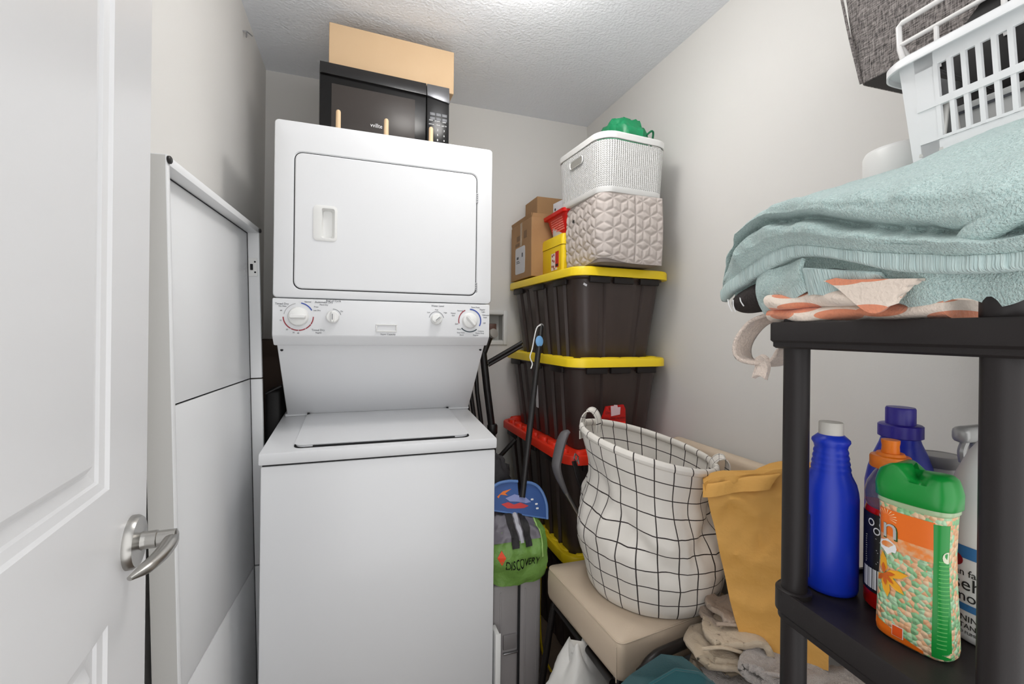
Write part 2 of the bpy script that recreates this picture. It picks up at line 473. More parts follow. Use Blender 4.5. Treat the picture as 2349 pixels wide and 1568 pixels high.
# dryer
dx0, dx1, dz0, dz1 = -.2445, .4435, 1.379, 1.921
DYF = 1.525
ddx0, ddx1, ddz0, ddz1 = -.186, .386, 1.408, 1.825
def ringxz(x0, x1, z0, z1, r, y, k=5): return [(px+(x0+x1)/2, y, pz+(z0+z1)/2) for px, pz in rrect(x1-x0, z1-z0, r, k)]
q = .006
body = loft([ringxz(dx0, dx1, dz0, dz1, .012, 2.18), ringxz(dx0, dx1, dz0, dz1, .012, DYF+.006), ringxz(dx0+.002, dx1-.002, dz0+.002, dz1-.002, .012, DYF+.0015),
             ringxz(dx0+.006, dx1-.006, dz0+.006, dz1-.006, .012, DYF), ringxz(ddx0-q, ddx1+q, ddz0-q, ddz1+q, .026, DYF), ringxz(ddx0-q+.003, ddx1+q-.003, ddz0-q+.003, ddz1+q-.003, .024, DYF+.003), ringxz(ddx0-q+.003, ddx1+q-.003, ddz0-q+.003, ddz1+q-.003, .024, DYF+.03)])
obj('dryer_body', body, en, W, world=True, smooth=35)
obj('door_gap', loft([ringxz(ddx0-.0029, ddx1+.0029, ddz0-.0029, ddz1+.0029, .023, DYF+.0045), ringxz(ddx0+.004, ddx1-.004, ddz0+.004, ddz1-.004, .02, DYF+.0045)], False, False), M['gap'], W, world=True)
hx0, hx1, hz0, hz1 = -.122, -.068, 1.566, 1.662
dd = loft([ringxz(ddx0, ddx1, ddz0, ddz1, .022, DYF+.02), ringxz(ddx0, ddx1, ddz0, ddz1, .022, DYF+.001), ringxz(ddx0+.003, ddx1-.003, ddz0+.003, ddz1-.003, .020, DYF-.0015),
           ringxz(hx0, hx1, hz0, hz1, .012, DYF-.0015), ringxz(hx0, hx1, hz0, hz1, .012, DYF+.015)], cap0=False, cap1=True)
ddr = obj('dryer_door', dd, en, W, world=True, smooth=35)
# moulded handle cup
h1 = loft([ringxz(-.134, -.064, 1.558, 1.669, .013, DYF-.001), ringxz(-.134, -.064, 1.558, 1.669, .013, DYF-.0035), ringxz(-.131, -.067, 1.561, 1.666, .012, DYF-.005), ringxz(-.110, -.0715, 1.567, 1.660, .006, DYF-.005), ringxz(-.108, -.074, 1.569, 1.658, .006, DYF+.003), ringxz(-.106, -.080, 1.573, 1.655, .006, DYF+.014)], cap0=False)
obj('door_handle', h1, M['plastic_white'], ddr, world=True, smooth=35)
for zc in (1.435, 1.745):
    obj('hinge', join(*[rbox(ddx1+.0005, ddx1+.006, DYF-.001, DYF+.01, zc+k*.007-.0028, zc+k*.007+.0028, .001) for k in range(-2, 3)]), M['steel'], ddr, world=True)

# ------------------------------------------------------------------ framed panel leaning on the left wall
P = thing('framed_panel', 'tall white framed panel in three sections leaning against the left wall', 'panel', (-.3015, 1.03, 0), 86.55)
LN = RX(-1.72)
pw = mat('panel_laminate', (231, 232, 233), .28)
pg = mat('panel_edge', (206, 206, 206), .5)
PLen, PD = .655, .045
secs = [(0.0, .5035), (.5075, 1.118), (1.122, 1.615)]
pe = mat('panel_edge_shade', (196, 195, 192), .5)  # grey colour stands in for shade on the near end face
obj('side_rail', xf(rbox(0, .014, 0, PD, 0, 1.615, .0015), LN), pw, P)
obj('shaded_end_face', xf(rbox(-.0008, .0, .002, PD-.001, 0, 1.613, .0003), LN), pe, P, label='near end face with shade put into its grey colour')
for i, (z0, z1) in enumerate(secs):
    obj('side_rail', xf(rbox(PLen-.014, PLen, 0, PD, z0, z1, .0015), LN), pw, P)
    obj('inset_panel', xf(rbox(.014, PLen-.014, .034, .040, z0+(.018 if i == 0 else 0), z1-(.018 if i == 2 else 0), .001), LN), pw, P)
obj('top_rail', xf(rbox(.014, PLen-.014, 0, PD, 1.597, 1.615, .0015), LN), pw, P)
obj('bottom_rail', xf(rbox(.014, PLen-.014, 0, PD, 0, .018, .0015), LN), pw, P)
obj('backing', xf(box(.004, PLen-.004, .041, .0445, .01, 1.605), LN), M['gap'], P)
obj('inset_joint', xf(join(box(.0141, .0165, .0325, .0338, .02, 1.597), box(PLen-.0165, PLen-.0141, .0325, .0338, .02, 1.597), box(.0165, PLen-.0165, .0325, .0338, 1.5945, 1.5969)), LN), M['gap'], P)
for a in (.007, PLen-.007):
    obj('corner_plug', xf(lathe([(.0075, 0), (.0075, .004), (.005, .006)], 16), LN @ T(a, 0, 1.606) @ RX(90)), M['black_plastic'], P)
tg = obj('tag', xf(box(.018, .052, .0333, .0342, 1.455, 1.525), LN), mat('tag_grey', (150, 150, 150), .5), P, label='grey paper tag with a white cross')
cr_ = [(-.003, -.018), (.003, -.018), (.003, -.004), (.010, -.002), (.010, .003), (.003, .005), (.002, .018), (-.002, .018), (-.003, .005), (-.010, .003), (-.010, -.002), (-.003, -.004)]
obj('cross_print', xf(plate_y([(x+.036, z+1.488) for x, z in cr_], .0325, .0334), LN), M['ink_white'], tg)
br = obj('bracket', xf(rbox(PLen-.0172, PLen-.0138, .006, .032, 1.455, 1.515, .001), LN), M['plastic_white'], P)
for zz in (1.468, 1.502):
    obj('bracket_hole', xf(lathe([(.003, 0), (.003, .0008)], 10), LN @ T(PLen-.0173, .012, zz) @ RY(-90)), M['gap'], br)
obj('bracket_catch', xf(rbox(PLen-.020, PLen-.016, .018, .026, 1.475, 1.495, .001), LN), M['gap'], br)
obj('print', xf(join(*[box(PLen-.052, PLen-.032, .0333, .0340, 1.442+.012*k, 1.444+.012*k) for k in range(5)]), LN), mat('faint_print', (214, 214, 216), .5), P)

# ------------------------------------------------------------------ microwave, carton and pegs on the dryer
mw_body = mat('microwave_body', (30, 28, 28), .22)
mw_glass = mat('microwave_glass', (18, 17, 17), .22, spec=.3)
MV = thing('microwave', 'black countertop microwave on top of the dryer', 'microwave', (-.135, 1.70, 1.921), 3.0)
obj('body', rbox(0, .462, .018, .36, .010, .298, .005), mw_body, MV)
for a, b in ((.03, .05), (.43, .05), (.03, .33), (.43, .33)):
    obj('foot', lathe([(.012, 0), (.012, .011)], 12, (a, b, 0)), M['black_plastic'], MV)
dr = obj('door', rbox(.002, .372, .002, .018, .012, .252, .003), mw_glass, MV)
obj('window', rbox(.040, .330, .0012, .003, .035, .225, .0005), mat('microwave_window', (64, 59, 56), .3, spec=.25), dr)
obj('lettering', xf(text_geo('vvillte', .021), T(.192, .0008, .102) @ RX(90) @ Matrix.Scale(.85, 4, (1, 0, 0))), M['ink_white'], dr, smooth=0)
obj('top_bar', bevelled(loft([[(.001, .018, .252), (.001, -.004, .254), (.001, .004, .297), (.001, .018, .298)], [(.372, .018, .246), (.372, -.006, .248), (.372, .004, .297), (.372, .018, .298)]]), .0015), mw_body, MV)
pn = obj('control_panel', rbox(.374, .460, .000, .018, .012, .252, .003), mw_glass, MV)
obj('display_bar', bevelled(loft([[(.374, .018, .246), (.374, -.006, .248), (.374, .004, .297), (.374, .018, .298)], [(.461, .018, .232), (.461, -.004, .234), (.461, .004, .297), (.461, .018, .298)]]), .0015), mat('microwave_chrome', (120, 120, 122), .12, .7), MV)
for r_ in range(2):
    for c in range(3):
        obj('button', rbox(.386+c*.023, .406+c*.023, -.0012, .001, .178-r_*.017, .190-r_*.017, .001), mat('button_grey', (96, 98, 102), .4) if r_+c == 0 else bpy.data.materials['button_grey'], pn)
for s, size, x, z in (('time', .008, .39, .160), ('power', .008, .415, .160), ('auto', .008, .441, .160), ('defrost', .007, .392, .145), ('clock', .007, .417, .145), ('add 30', .007, .441, .145),
                      ('1', .011, .392, .126), ('2', .011, .416, .126), ('3', .011, .441, .126), ('4', .011, .392, .107), ('5', .011, .416, .107), ('6', .011, .441, .107), ('7', .011, .392, .088), ('8', .011, .416, .088), ('9', .011, .441, .088), ('stop', .008, .392, .066), ('0', .011, .416, .066), ('start', .008, .441, .066)):
    obj('key_print', xf(text_geo(s, size), T(x, -.0003, z) @ RX(90)), M['ink_white'], pn, smooth=0)
obj('start_button', loft([[(x*1.0+.441, -.0006, z+.064) for x, z in rrect(.030, .017, .008, 4)], [(x*.9+.441, -.0006, z*.8+.064) for x, z in rrect(.030, .017, .008, 4)]], False, False), M['ink_white'], pn, smooth=0)
bx_ = thing('carton', 'plain tan cardboard carton lying on top of the microwave', 'box', (-.108, 1.745, 2.2195), 3.0)
obj('carton_body', rbox(0, .459, 0, .30, 0, .166, .002, 1), M['kraft_card'], bx_)
obj('carton_seam', box(.459, .4605, .10, .15, 0, .166), M['tape'], bx_)
wood = mat('peg_wood', (226, 196, 158), .6, var=(40, (212, 178, 138), .3), stretch=(1, 1, .1))
for i, (px, h, lab) in enumerate(((-.066, .068, 'pale wooden peg standing at the left on the dryer top, tallest of three'), (.083, .064, 'pale wooden peg in the middle of the three on the dryer top'), (.231, .060, 'pale wooden peg at the right in front of the microwave keypad'))):
    o = obj('wooden_peg', lathe([(.0075, 0), (.0078, .01), (.0075, h-.006), (.006, h-.002), (.003, h)], 16), wood, label=lab, cat='peg', group='wooden pegs on the dryer', loc=None)
    o.location = (px, 1.558, 1.921)

# ------------------------------------------------------------------ dark things in the gap beside the washer
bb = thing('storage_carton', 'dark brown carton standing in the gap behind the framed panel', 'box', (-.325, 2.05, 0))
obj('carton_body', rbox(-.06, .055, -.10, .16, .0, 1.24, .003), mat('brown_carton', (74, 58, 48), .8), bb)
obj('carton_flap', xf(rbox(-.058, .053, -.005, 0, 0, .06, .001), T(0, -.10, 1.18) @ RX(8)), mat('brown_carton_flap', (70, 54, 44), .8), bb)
kb = thing('black_case', 'black case squeezed between the framed panel and the washer', 'case', (-.29, 1.84, 0))
obj('case_body', rbox(-.022, .03, -.02, .09, 0, 1.06, .012, 3), mat('case_black', (26, 24, 24), .6, bump=(200, .2, 2)), kb)
obj('case_edge', tube([(-.02, -.021, 1.05), (.028, -.021, 1.075), (.028, .09, 1.075)], .004, 8), M['black_plastic'], kb)
# ------------------------------------------------------------------ storage bins
bin_body = mat('bin_plastic', (68, 56, 53), .36, var=(3, (54, 44, 41), .3), bump=(350, .12, 2, .0006), stretch=(6, 6, 1))
lid_yellow = mat('lid_yellow', (246, 214, 32), .4)
lid_red = mat('lid_red', (232, 50, 24), .4)

def ribbed_ring(w, d, r, z, ribs_w, ribs_d, dep):
    """outline with grooves pressed into the sides; ribs are (centre 0..1, half width in m)"""
    o = []
    def side(p0, p1, nrm, ribs):
        L = math.hypot(p1[0]-p0[0], p1[1]-p0[1]); tx, ty = (p1[0]-p0[0])/L, (p1[1]-p0[1])/L
        for c, h in ribs:
            s = c*L
            for ds, k in ((-h-.006, 0), (-h, 1), (h, 1), (h+.006, 0)):
                o.append((p0[0]+tx*(s+ds)-nrm[0]*dep*k, p0[1]+ty*(s+ds)-nrm[1]*dep*k, z))
    def corner(cx, cy, a0):
        for i in range(7):
            a = R(a0+90*i/6); o.append((cx+r*math.cos(a), cy+r*math.sin(a), z))
    X, Y = w/2-r, d/2-r
    corner(X, -Y, -90); side((w/2, -Y), (w/2, Y), (1, 0), ribs_d)
    corner(X, Y, 0); side((X, d/2), (-X, d/2), (0, 1), ribs_w)
    corner(-X, Y, 90); side((-w/2, Y), (-w/2, -Y), (-1, 0), ribs_d)
    corner(-X, -Y, 180); side((-X, -d/2), (X, -d/2), (0, -1), ribs_w)
    return o

def storage_bin(label, cx, cy, z0, z1, rz, lidm, w=.445, d=.75, tabs=True, tab_h=.015):
    b = thing('storage_bin', label, 'storage bin', (cx, cy, z0), rz, 'stacked storage bins')
    h = z1-z0
    rw = [(.17, .012), (.80, .012)]; rd = [(.10, .014), (.24, .012), (.40, .018), (.58, .018), (.75, .014), (.90, .012)]
    rings = [ribbed_ring(w-.125, d-.135, .045, .0, rw, rd, .003), ribbed_ring(w-.12, d-.13, .05, .006, rw, rd, .010),
             ribbed_ring(w-.055, d-.065, .055, h-.055, rw, rd, .011), ribbed_ring(w-.05, d-.06, .055, h-.045, rw, rd, .002), ribbed_ring(w-.03, d-.04, .06, h-.040, rw, rd, .0), ribbed_ring(w-.03, d-.04, .06, h-.012, rw, rd, 0)]
    obj('bin_body', loft(rings), bin_body, b, smooth=30)
    def rr_(i, z, k=7): return [(x, y, z) for x, y in rrect(w-2*i, d-2*i, .07-i*.5, k)]
    lid = loft([rr_(.010, h-.034), rr_(0, h-.034), rr_(0, h-.008), rr_(.003, h-.002), rr_(.008, h), rr_(.022, h), rr_(.028, h-.008), rr_(.05, h-.009)])
    lo = obj('lid', lid, lidm, b, smooth=35)
    if tabs:
        g = []
        for k in range(7):
            y = -d/2+.10+k*(d-.20)/6
            for sx in (-1, 1):
                g.append(xf(lathe([(.036, -.009), (.035, tab_h*.3), (.031, tab_h*.85), (.018, tab_h)], 16, sx=.50, sy=1.0), T(sx*(w/2-.03), y, h-.001)))
        for k in range(4):
            x = -w/2+.09+k*(w-.18)/3
            for sy in (-1, 1):
                g.append(xf(lathe([(.046, -.009), (.045, tab_h*.3), (.040, tab_h*.85), (.024, tab_h)], 16, sx=1.0, sy=.36), T(x, sy*(d/2-.03), h-.001)))
        obj('stacking_rib', join(*g), lidm, lo, smooth=50)
    # black catches below the rim
    for sx, ys in ((-1, (-.21, .0, .24)), (1, (-.2, .2))):
        for y in ys:
            obj('catch', rbox(sx*(w/2-.016)-.007, sx*(w/2-.016)+.007, y-.055, y+.055, h-.062, h-.035, .004), M['rack_plastic'], b)
    for x in (-.115, -.01, .11):
        obj('catch', rbox(x-.045, x+.045, -d/2+.006, -d/2+.022, h-.060, h-.035, .004), M['rack_plastic'], b)
    return b

storage_bin('black bin with yellow lid at the bottom of the stack, on the floor', .962, 1.868, 0, .445, 0, lid_yellow, w=.44, d=.74, tab_h=.004)
storage_bin('black storage bin with the orange-red lid, third from top of the stack', .936, 1.848, .4375, .835, 1.0, lid_red, w=.455, d=.77)
b2 = storage_bin('black storage bin with yellow lid, second from the top of the stack', .958, 1.872, .8275, 1.186, 2.0, lid_yellow, tab_h=.0035)
b1 = storage_bin('black storage bin with yellow lid on top of the stack, under the quilted cube', .967, 1.872, 1.1785, 1.531, 2.0, lid_yellow, tab_h=.003)
obj('price_sticker', xf(box(-.008, .008, -.0006, .0006, -.004, .004), T(-.17, -.347, .285) @ RY(25)), M['paper'], b1)
obj('paper_label', xf(box(-.0006, .0006, -.012, .012, -.05, .05), T(-.1985, .0, .17) @ RY(-3)), M['paper'], b2, label='pale paper label on the side')

# red card tucked against the second bin
rc = thing('warning_card', 'red plastic card with a torn white sticker behind the hamper rim', 'card', (.914, 1.480, .8355))
redm = mat('red_card', (205, 22, 18), .25, trans=.15)
redb = mat('red_card_bright', (238, 34, 16), .2)
obj('lower_pouch', rbox(-.056, .052, -.004, .012, .0, .112, .003), redb, rc)
obj('upper_card', plate_y([(-.055, .112), (.052, .112), (.050, .16), (.042, .176), (-.032, .172), (-.044, .14)], -.002, .006), redm, rc)
obj('torn_sticker', plate_y([(-.012, .135), (.026, .140), (.028, .168), (.016, .167), (.014, .176), (.0, .177), (-.001, .173), (-.014, .173)], -.0032, -.0022), mat('torn_sticker', (222, 190, 196), .6), rc)
for s, z in (('Voice', .162), ('Drop safe', .148), ('Drops slow action', .128)):
    obj('lettering', text_front(s, .014 if z < .14 else .016, -.004, -.0035 if z < .135 else -.0026, z), mat('card_ink', (120, 14, 14), .5) if z == .162 else bpy.data.materials['card_ink'], rc, smooth=0)
obj('lettering', text_front('Voice only', .018, 0, -.0045, .098), bpy.data.materials['card_ink'], rc, smooth=0)

# ------------------------------------------------------------------ things on the top bin
ZT = 1.5395
# quilted cube: rhombille relief
def quilt_h(u, v, a):
    best = None
    hx, hy = a*math.sqrt(3), a*1.5
    j0 = round(v/hy)
    for j in (j0-1, j0, j0+1):
        off = (j % 2)*hx/2
        i0 = round((u-off)/hx)
        for i in (i0-1, i0, i0+1):
            du, dv = u-off-i*hx, v-j*hy
            q = du*du+dv*dv
            if best is None or q < best[0]: best = (q, du, dv)
    _, du, dv = best
    ap = a*math.sqrt(3)/2
    dist = min(ap-abs(du*math.cos(R(t))+dv*math.sin(R(t))) for t in (0, 60, 120))
    for t in (90, 210, 330):
        c, s = math.cos(R(t)), math.sin(R(t))
        al = du*c+dv*s
        if al > 0: dist = min(dist, abs(-du*s+dv*c))
    t = min(1.0, max(0, dist)/(a*.30))
    return math.sin(t*PI/2)
qm = mat('quilted_fabric', (196, 186, 180), .8, bump=(900, .1, 2, .0005))
Q = thing('quilted_cube', 'grey quilted fabric storage cube with metal eyelet under the white basket', 'storage cube', (.829, 1.44, ZT))
qw, qd, qh = .262, .275, .256
def qside(fn, L, n1, n2):
    V, F = [], []
    for i in range(n1+1):
        for j in range(n2+1):
            s, t = i/n1*L, j/n2*qh
            e = min(1, s/.012, (L-s)/.012, (t)/.012 + .001, (qh-t)/.012 + .001)
            V.append(fn(s, t, .0055*quilt_h(s+.013, t+.02, .0205)*max(0, e)))
    for i in range(n1):
        for j in range(n2):
            a = i*(n2+1)+j; F.append((a, a+n2+1, a+n2+2, a+1))
    return V, F
per_pts = []
_rc = .036
_seg = []
def qperim(s):
    """perimeter point and outward normal: side wall first (far to near), rounded corner, then front"""
    L1 = qd-_rc; La = _rc*PI/2
    if s < L1: return (0, qd-s), (-1, 0)
    if s < L1+La:
        a = (s-L1)/_rc; return (_rc-_rc*math.cos(a), _rc-_rc*math.sin(a)), (-math.cos(a), -math.sin(a))
    return (_rc+(s-L1-La), 0), (0, -1)
QL = (qd-_rc)+_rc*PI/2+(qw-_rc)
def quilt_skin(s0, s1, n1, n2):
    V, F = [], []
    for i in range(n1+1):
        for j in range(n2+1):
            s, t = s0+(s1-s0)*i/n1, j/n2*qh
            (x, y), (nx, ny) = qperim(s)
            e = max(0, min(1, (s-s0)/.008, (s1-s)/.008, t/.010+.001, (qh-t)/.010+.001))
            h = .0062*quilt_h(s+.010, t+.02, .0365)*e + .007*math.sin(PI*t/qh)
            lift = .016*math.exp(-((s-(qd-_rc+_rc*.8))/.075)**2)*max(0, 1-t/.05)
            V.append((x+nx*h, y+ny*h, t+lift))
    for i in range(n1):
        for j in range(n2):
            a = i*(n2+1)+j; F.append((a, a+n2+1, a+n2+2, a+1))
    return V, F
SM = QL-.122
obj('quilted_wall', quilt_skin(0, SM, 190, 110), qm, Q, smooth=180)
obj('quilted_wall', quilt_skin(SM+.001, QL, 70, 110), qm, Q, smooth=180)
obj('liner', join(rbox(.004, qw, .004, qd, .012, qh-.001, .03, 4)), mat('cube_liner', (160, 150, 144), .85), Q)
obj('base_flap', loft([[(x, y, z) for x, y in [(p[0]+qw/2+.001, p[1]+qd/2+.001) for p in rrect(qw-.004+e, qd-.004+e, .034, 6)]] for e, z in ((-.01, -.001), (.004, .002), (.004, .016), (-.004, .018))]), mat('cube_base', (128, 118, 112), .85), Q)
obj('eyelet', xf(join(lathe([(.011, -.002), (.011, .002), (.006, .003), (.006, -.002)], 20)), T(-.0075, .205, .19) @ RY(-90)), M['steel'], Q)
obj('eyelet_hole', xf(lathe([(.0062, 0), (.0062, .0025)], 16), T(-.0075, .205, .19) @ RY(-90)), M['gap'], Q)

# white woven basket
wm = mat('woven_plastic', (236, 236, 234), .4)
nt, bs = nodes(wm)
uvn = nt.nodes.new('ShaderNodeUVMap'); sp = nt.nodes.new('ShaderNodeSeparateXYZ'); nt.links.new(uvn.outputs[0], sp.inputs[0])
a1 = math_node(nt, 'MULTIPLY', sp.outputs[0], 2*PI*130); b1_ = math_node(nt, 'MULTIPLY', sp.outputs[1], 2*PI*26)
row = math_node(nt, 'MULTIPLY', math_node(nt, 'FLOOR', math_node(nt, 'MULTIPLY', sp.outputs[1], 52)), PI)
h_ = math_node(nt, 'MULTIPLY', math_node(nt, 'SINE', math_node(nt, 'ADD', a1, 0)), math_node(nt, 'ADD', math_node(nt, 'MULTIPLY', math_node(nt, 'COSINE', b1_), .5), 1))
bn = nt.nodes.new('ShaderNodeBump'); bn.inputs['Strength'].default_value = .8; bn.inputs['Distance'].default_value = .003
nt.links.new(h_, bn.inputs['Height']); nt.links.new(bn.outputs[0], bs.inputs['Normal'])
B = thing('woven_basket', 'white woven-look plastic basket on top of the quilted cube', 'basket', (.958, 1.602, ZT+qh), 4)
bw0, bd0, bh = .290, .335, .214
def basket_rings():
    rs = []
    for z, k, r in ((.0, -.012, .050), (.004, -.004, .056), (.02, .0, .058), (.1, .012, .062), (.185, .026, .066)):
        rs.append([(x, y, z) for x, y in rrect(bw0+2*k*.36, bd0+2*k*.36, r, 8)])
    return rs
rs = basket_rings(); n = len(rs[0])
per = [0]
for i in range(n): per.append(per[-1]+math.dist(rs[3][i], rs[3][(i+1) % n]))
V, F, U = [], [], []
for k, r_ in enumerate(rs[2:]):
    for i in range(n+1):
        V.append(r_[i % n]); U.append((per[i]/per[-1], r_[i % n][2]/.2))
# cut the grip holes in the two end walls by leaving the wall whole and sinking a grip recess instead
for k in range(len(rs[2:])-1):
    for i in range(n):
        a = k*(n+1)+i; F.append((a, a+1, a+n+2, a+n+1))
obj('wall', (V, F, U), wm, B, smooth=60)
inner = [[(x*.985, y*.985, z) for x, y, z in r_] for r_ in (rs[4], rs[2])]
obj('lining', loft(inner, False, True), M['plastic_white'], B)
obj('base', loft(rs[:3], True, False), M['plastic_white'], B)
rimr = [[(x, y, z) for x, y in rrect(bw0+e, bd0+e, .068, 8)] for e, z in ((.018, .190), (.023, .191), (.026, .208), (.025, .213), (.020, .215), (.014, .213), (.012, .190))]
obj('rim', loft(rimr, False, False), M['plastic_white'], B, smooth=50)
gx = -(bw0/2+.0085)
gp = rrect(.088, .024, .011, 5)
obj('grip', loft([[(gx-.003, y*1.12, z*1.35+.150) for y, z in gp], [(gx-.006, y*1.08, z*1.2+.150) for y, z in gp], [(gx-.003, y, z+.150) for y, z in gp]], False, False), M['plastic_white'], B)
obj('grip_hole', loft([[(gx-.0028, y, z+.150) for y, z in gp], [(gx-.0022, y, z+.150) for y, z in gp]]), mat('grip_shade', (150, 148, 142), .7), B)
# green bag bundled in the basket
gm = mat('green_nylon', (16, 150, 96), .35, var=(14, (10, 120, 74), .25), bump=(18, .5, 3, .01))
def crumple(c, rad, seed, amp, fr, n1=28, n2=40, flat=None, pw=1.0):
    V, F = [], []
    for i in range(n1+1):
        th = PI*i/n1
        for j in range(n2):
            ph = 2*PI*j/n2
            d = Vector((math.sin(th)*math.cos(ph), math.sin(th)*math.sin(ph), math.cos(th)))
            k = 1 + amp*ridge(d*fr+Vector((seed, seed*1.7, 0)), 3)
            q = Vector([math.copysign(abs(t)**pw, t) for t in d])
            p = Vector((q.x*rad[0], q.y*rad[1], q.z*rad[2]))*k
            z = p.z
            if flat is not None: z = max(z, flat-c[2])
            V.append((c[0]+p.x, c[1]+p.y, c[2]+z))
    for i in range(n1):
        for j in range(n2):
            F.append((i*n2+j, (i+1)*n2+j, (i+1)*n2+(j+1) % n2, i*n2+(j+1) % n2))
    return V, F
G = thing('green_bag', 'crumpled green nylon bag inside the white woven basket', 'bag', (.985, 1.56, ZT+qh+.026))
obj('bag_body', crumple((.0, .0, .150), (.075, .075, .122), 3.3, .20, 1.9, pw=.7), gm, G, smooth=50)
obj('strap', tube([(.055, -.06, .215), (.085, -.075, .245), (.098, -.07, .235), (.10, -.05, .19)], .004, 6, smooth=4), mat('green_strap', (10, 110, 70), .5), G)

# yellow box
yb = thing('yellow_box', 'yellow lidded plastic box with stickers beside the quilted cube', 'box', (.80, 1.725, ZT))
ym = mat('yellow_plastic', (248, 214, 22), .4)
obj('box_body', loft([[(x+.105, y+.10, z) for x, y in rrect(.20-e, .215-e, .012, 3)] for z, e in ((0, .006), (.004, 0), (.112, 0))]), ym, yb)
yl = obj('lid', loft([[(x+.105, y+.10, z) for x, y in rrect(.205-e, .22-e, .013, 3)] for z, e in ((.114, .004), (.114, 0), (.15, .002), (.159, .008), (.162, .02))]), ym, yb)
obj('seam', box(.006, .204, -.006, .206, .1115, .1145), mat('yellow_seam', (120, 96, 10), .6), yb)
obj('latch', rbox(.045, .075, -.012, -.004, .055, .085, .002), mat('latch_grey', (90, 84, 60), .4), yb)
st = obj('sticker', box(.0035, .005, .040, .100, .012, .085), mat('sticker_white', (236, 226, 220), .5), yb)
obj('sticker_red', box(.0030, .0045, .024, .056, .022, .090), mat('sticker_red', (205, 36, 26), .5), yb)
for y, z in ((.088, .075), (.072, .078), (.085, .055), (.07, .05), (.09, .03), (.075, .028), (.068, .018)):
    obj('sticker_dot', xf(lathe([(.0055, 0), (.0055, .0007)], 10), T(.0036, y, z) @ RY(-90)), mat('sticker_ink', (150, 60, 50), .5) if y == .088 else bpy.data.materials['sticker_ink'], st)
obj('sticker_ink_panel', box(.0026, .0032, .028, .052, .025, .036), M['ink_black'], yb)

# red basket with white box on the yellow box
rb = thing('red_basket', 'small red plastic basket sitting on the yellow box', 'basket', (.80, 1.70, ZT+.1625))
redp = mat('red_plastic', (222, 22, 14), .35)
rings = []
for z, e, d0 in ((0, .0, .145), (.004, .004, .149), (.085, .030, .200), (.085, .050, .222), (.098, .054, .226), (.098, .046, .218), (.088, .026, .196), (.006, .002, .145)):
    rings.append([(x+.10, y+.105, z) for x, y in rrect(.13+e*1.4, d0, .018, 4)])
obj('basket_body', loft(rings, True, True), redp, rb, smooth=40)
hg = []
for r_ in range(6):
    for c in range(9):
        z = .022+.0095*r_; x = .10-(.065+.0008+ .0024*1.4*0) - (.13*1.4*0) - (.004+.026*(z/.085))*.7
        hg.append(box(x-.0012, x+.002, .045+c*.0135, .055+c*.0135, z, z+.0055))
obj('vent_hole', join(*hg), mat('basket_hole', (240, 130, 116), .6), rb, smooth=0)
wbx = thing('appliance_box', 'white printed product box standing in the red basket', 'box', (.835, 1.735, ZT+.1625+.0045), 6)
obj('box_body', rbox(0, .10, 0, .12, 0, .15, .002), M['paper'], wbx)
for y, z in ((.03, .135), (.10, .120)):
    obj('print_dot', xf(lathe([(.006, 0), (.006, .0008)], 10), T(-.0001, y, z) @ RY(-90)), M['ink_black'], wbx)
obj('print_panel', box(.02, .09, -.0008, 0, .06, .14), mat('print_grey', (110, 112, 120), .5), wbx)
obj('plastic_wrap', crumple((.06, .0, .150), (.035, .045, .02), 8.1, .2, 2.5, 14, 20), mat('cellophane', (225, 225, 228), .15), wbx)

# cardboard boxes at the back of the lid
cb = thing('shipping_box', 'tall brown shipping box with white address label at the lid corner', 'box', (.748, 1.925, ZT))
obj('box_body', rbox(0, .16, 0, .285, 0, .272, .002, 1), M['card'], cb)
obj('flap', xf(box(-.001, .001, 0, .28, 0, .022), T(.004, .002, .270) @ RY(-12)), M['card'], cb)
obj('flap', xf(box(0, .15, -.001, .001, 0, .020), T(.004, .002, .270) @ RX(10)), M['card'], cb)
lb = obj('address_label', xf(prism(rrect(.135, .13, .012, 3), 0, .0008), T(-.0001, .150, .092) @ RY(-90) @ RZ(90)), M['paper'], cb, label='white address label with rounded torn edges')
obj('label_print', join(box(-.0016, -.0009, .11, .125, .105, .125), box(-.0016, -.0009, .17, .195, .10, .112), box(-.0016, -.0009, .16, .20, .088, .091), box(-.0016, -.0009, .15, .20, .080, .083)), M['ink'], lb, smooth=0)
obj('tape', box(-.0007, .0004, .125, .150, .160, .272), M['tape'], cb)
obj('print', join(box(-.0006, .0003, .06, .10, .19, .225), box(-.0006, .0003, .16, .22, .165, .18), box(-.0006, .0003, .15, .20, .19, .215)), mat('box_print', (128, 98, 68), .7), cb, smooth=0)
cb2 = thing('open_carton', 'taller open cardboard carton behind the white product box', 'box', (.835, 2.075, ZT))
tk = .004; w_, d_, h2 = .26, .165, .415
obj('box_body', join(box(0, tk, 0, d_, 0, h2), box(w_-tk, w_, 0, d_, 0, h2), box(tk, w_-tk, 0, tk, 0, h2), box(tk, w_-tk, d_-tk, d_, 0, h2), box(tk, w_-tk, tk, d_-tk, 0, tk)), M['card'], cb2, smooth=0)

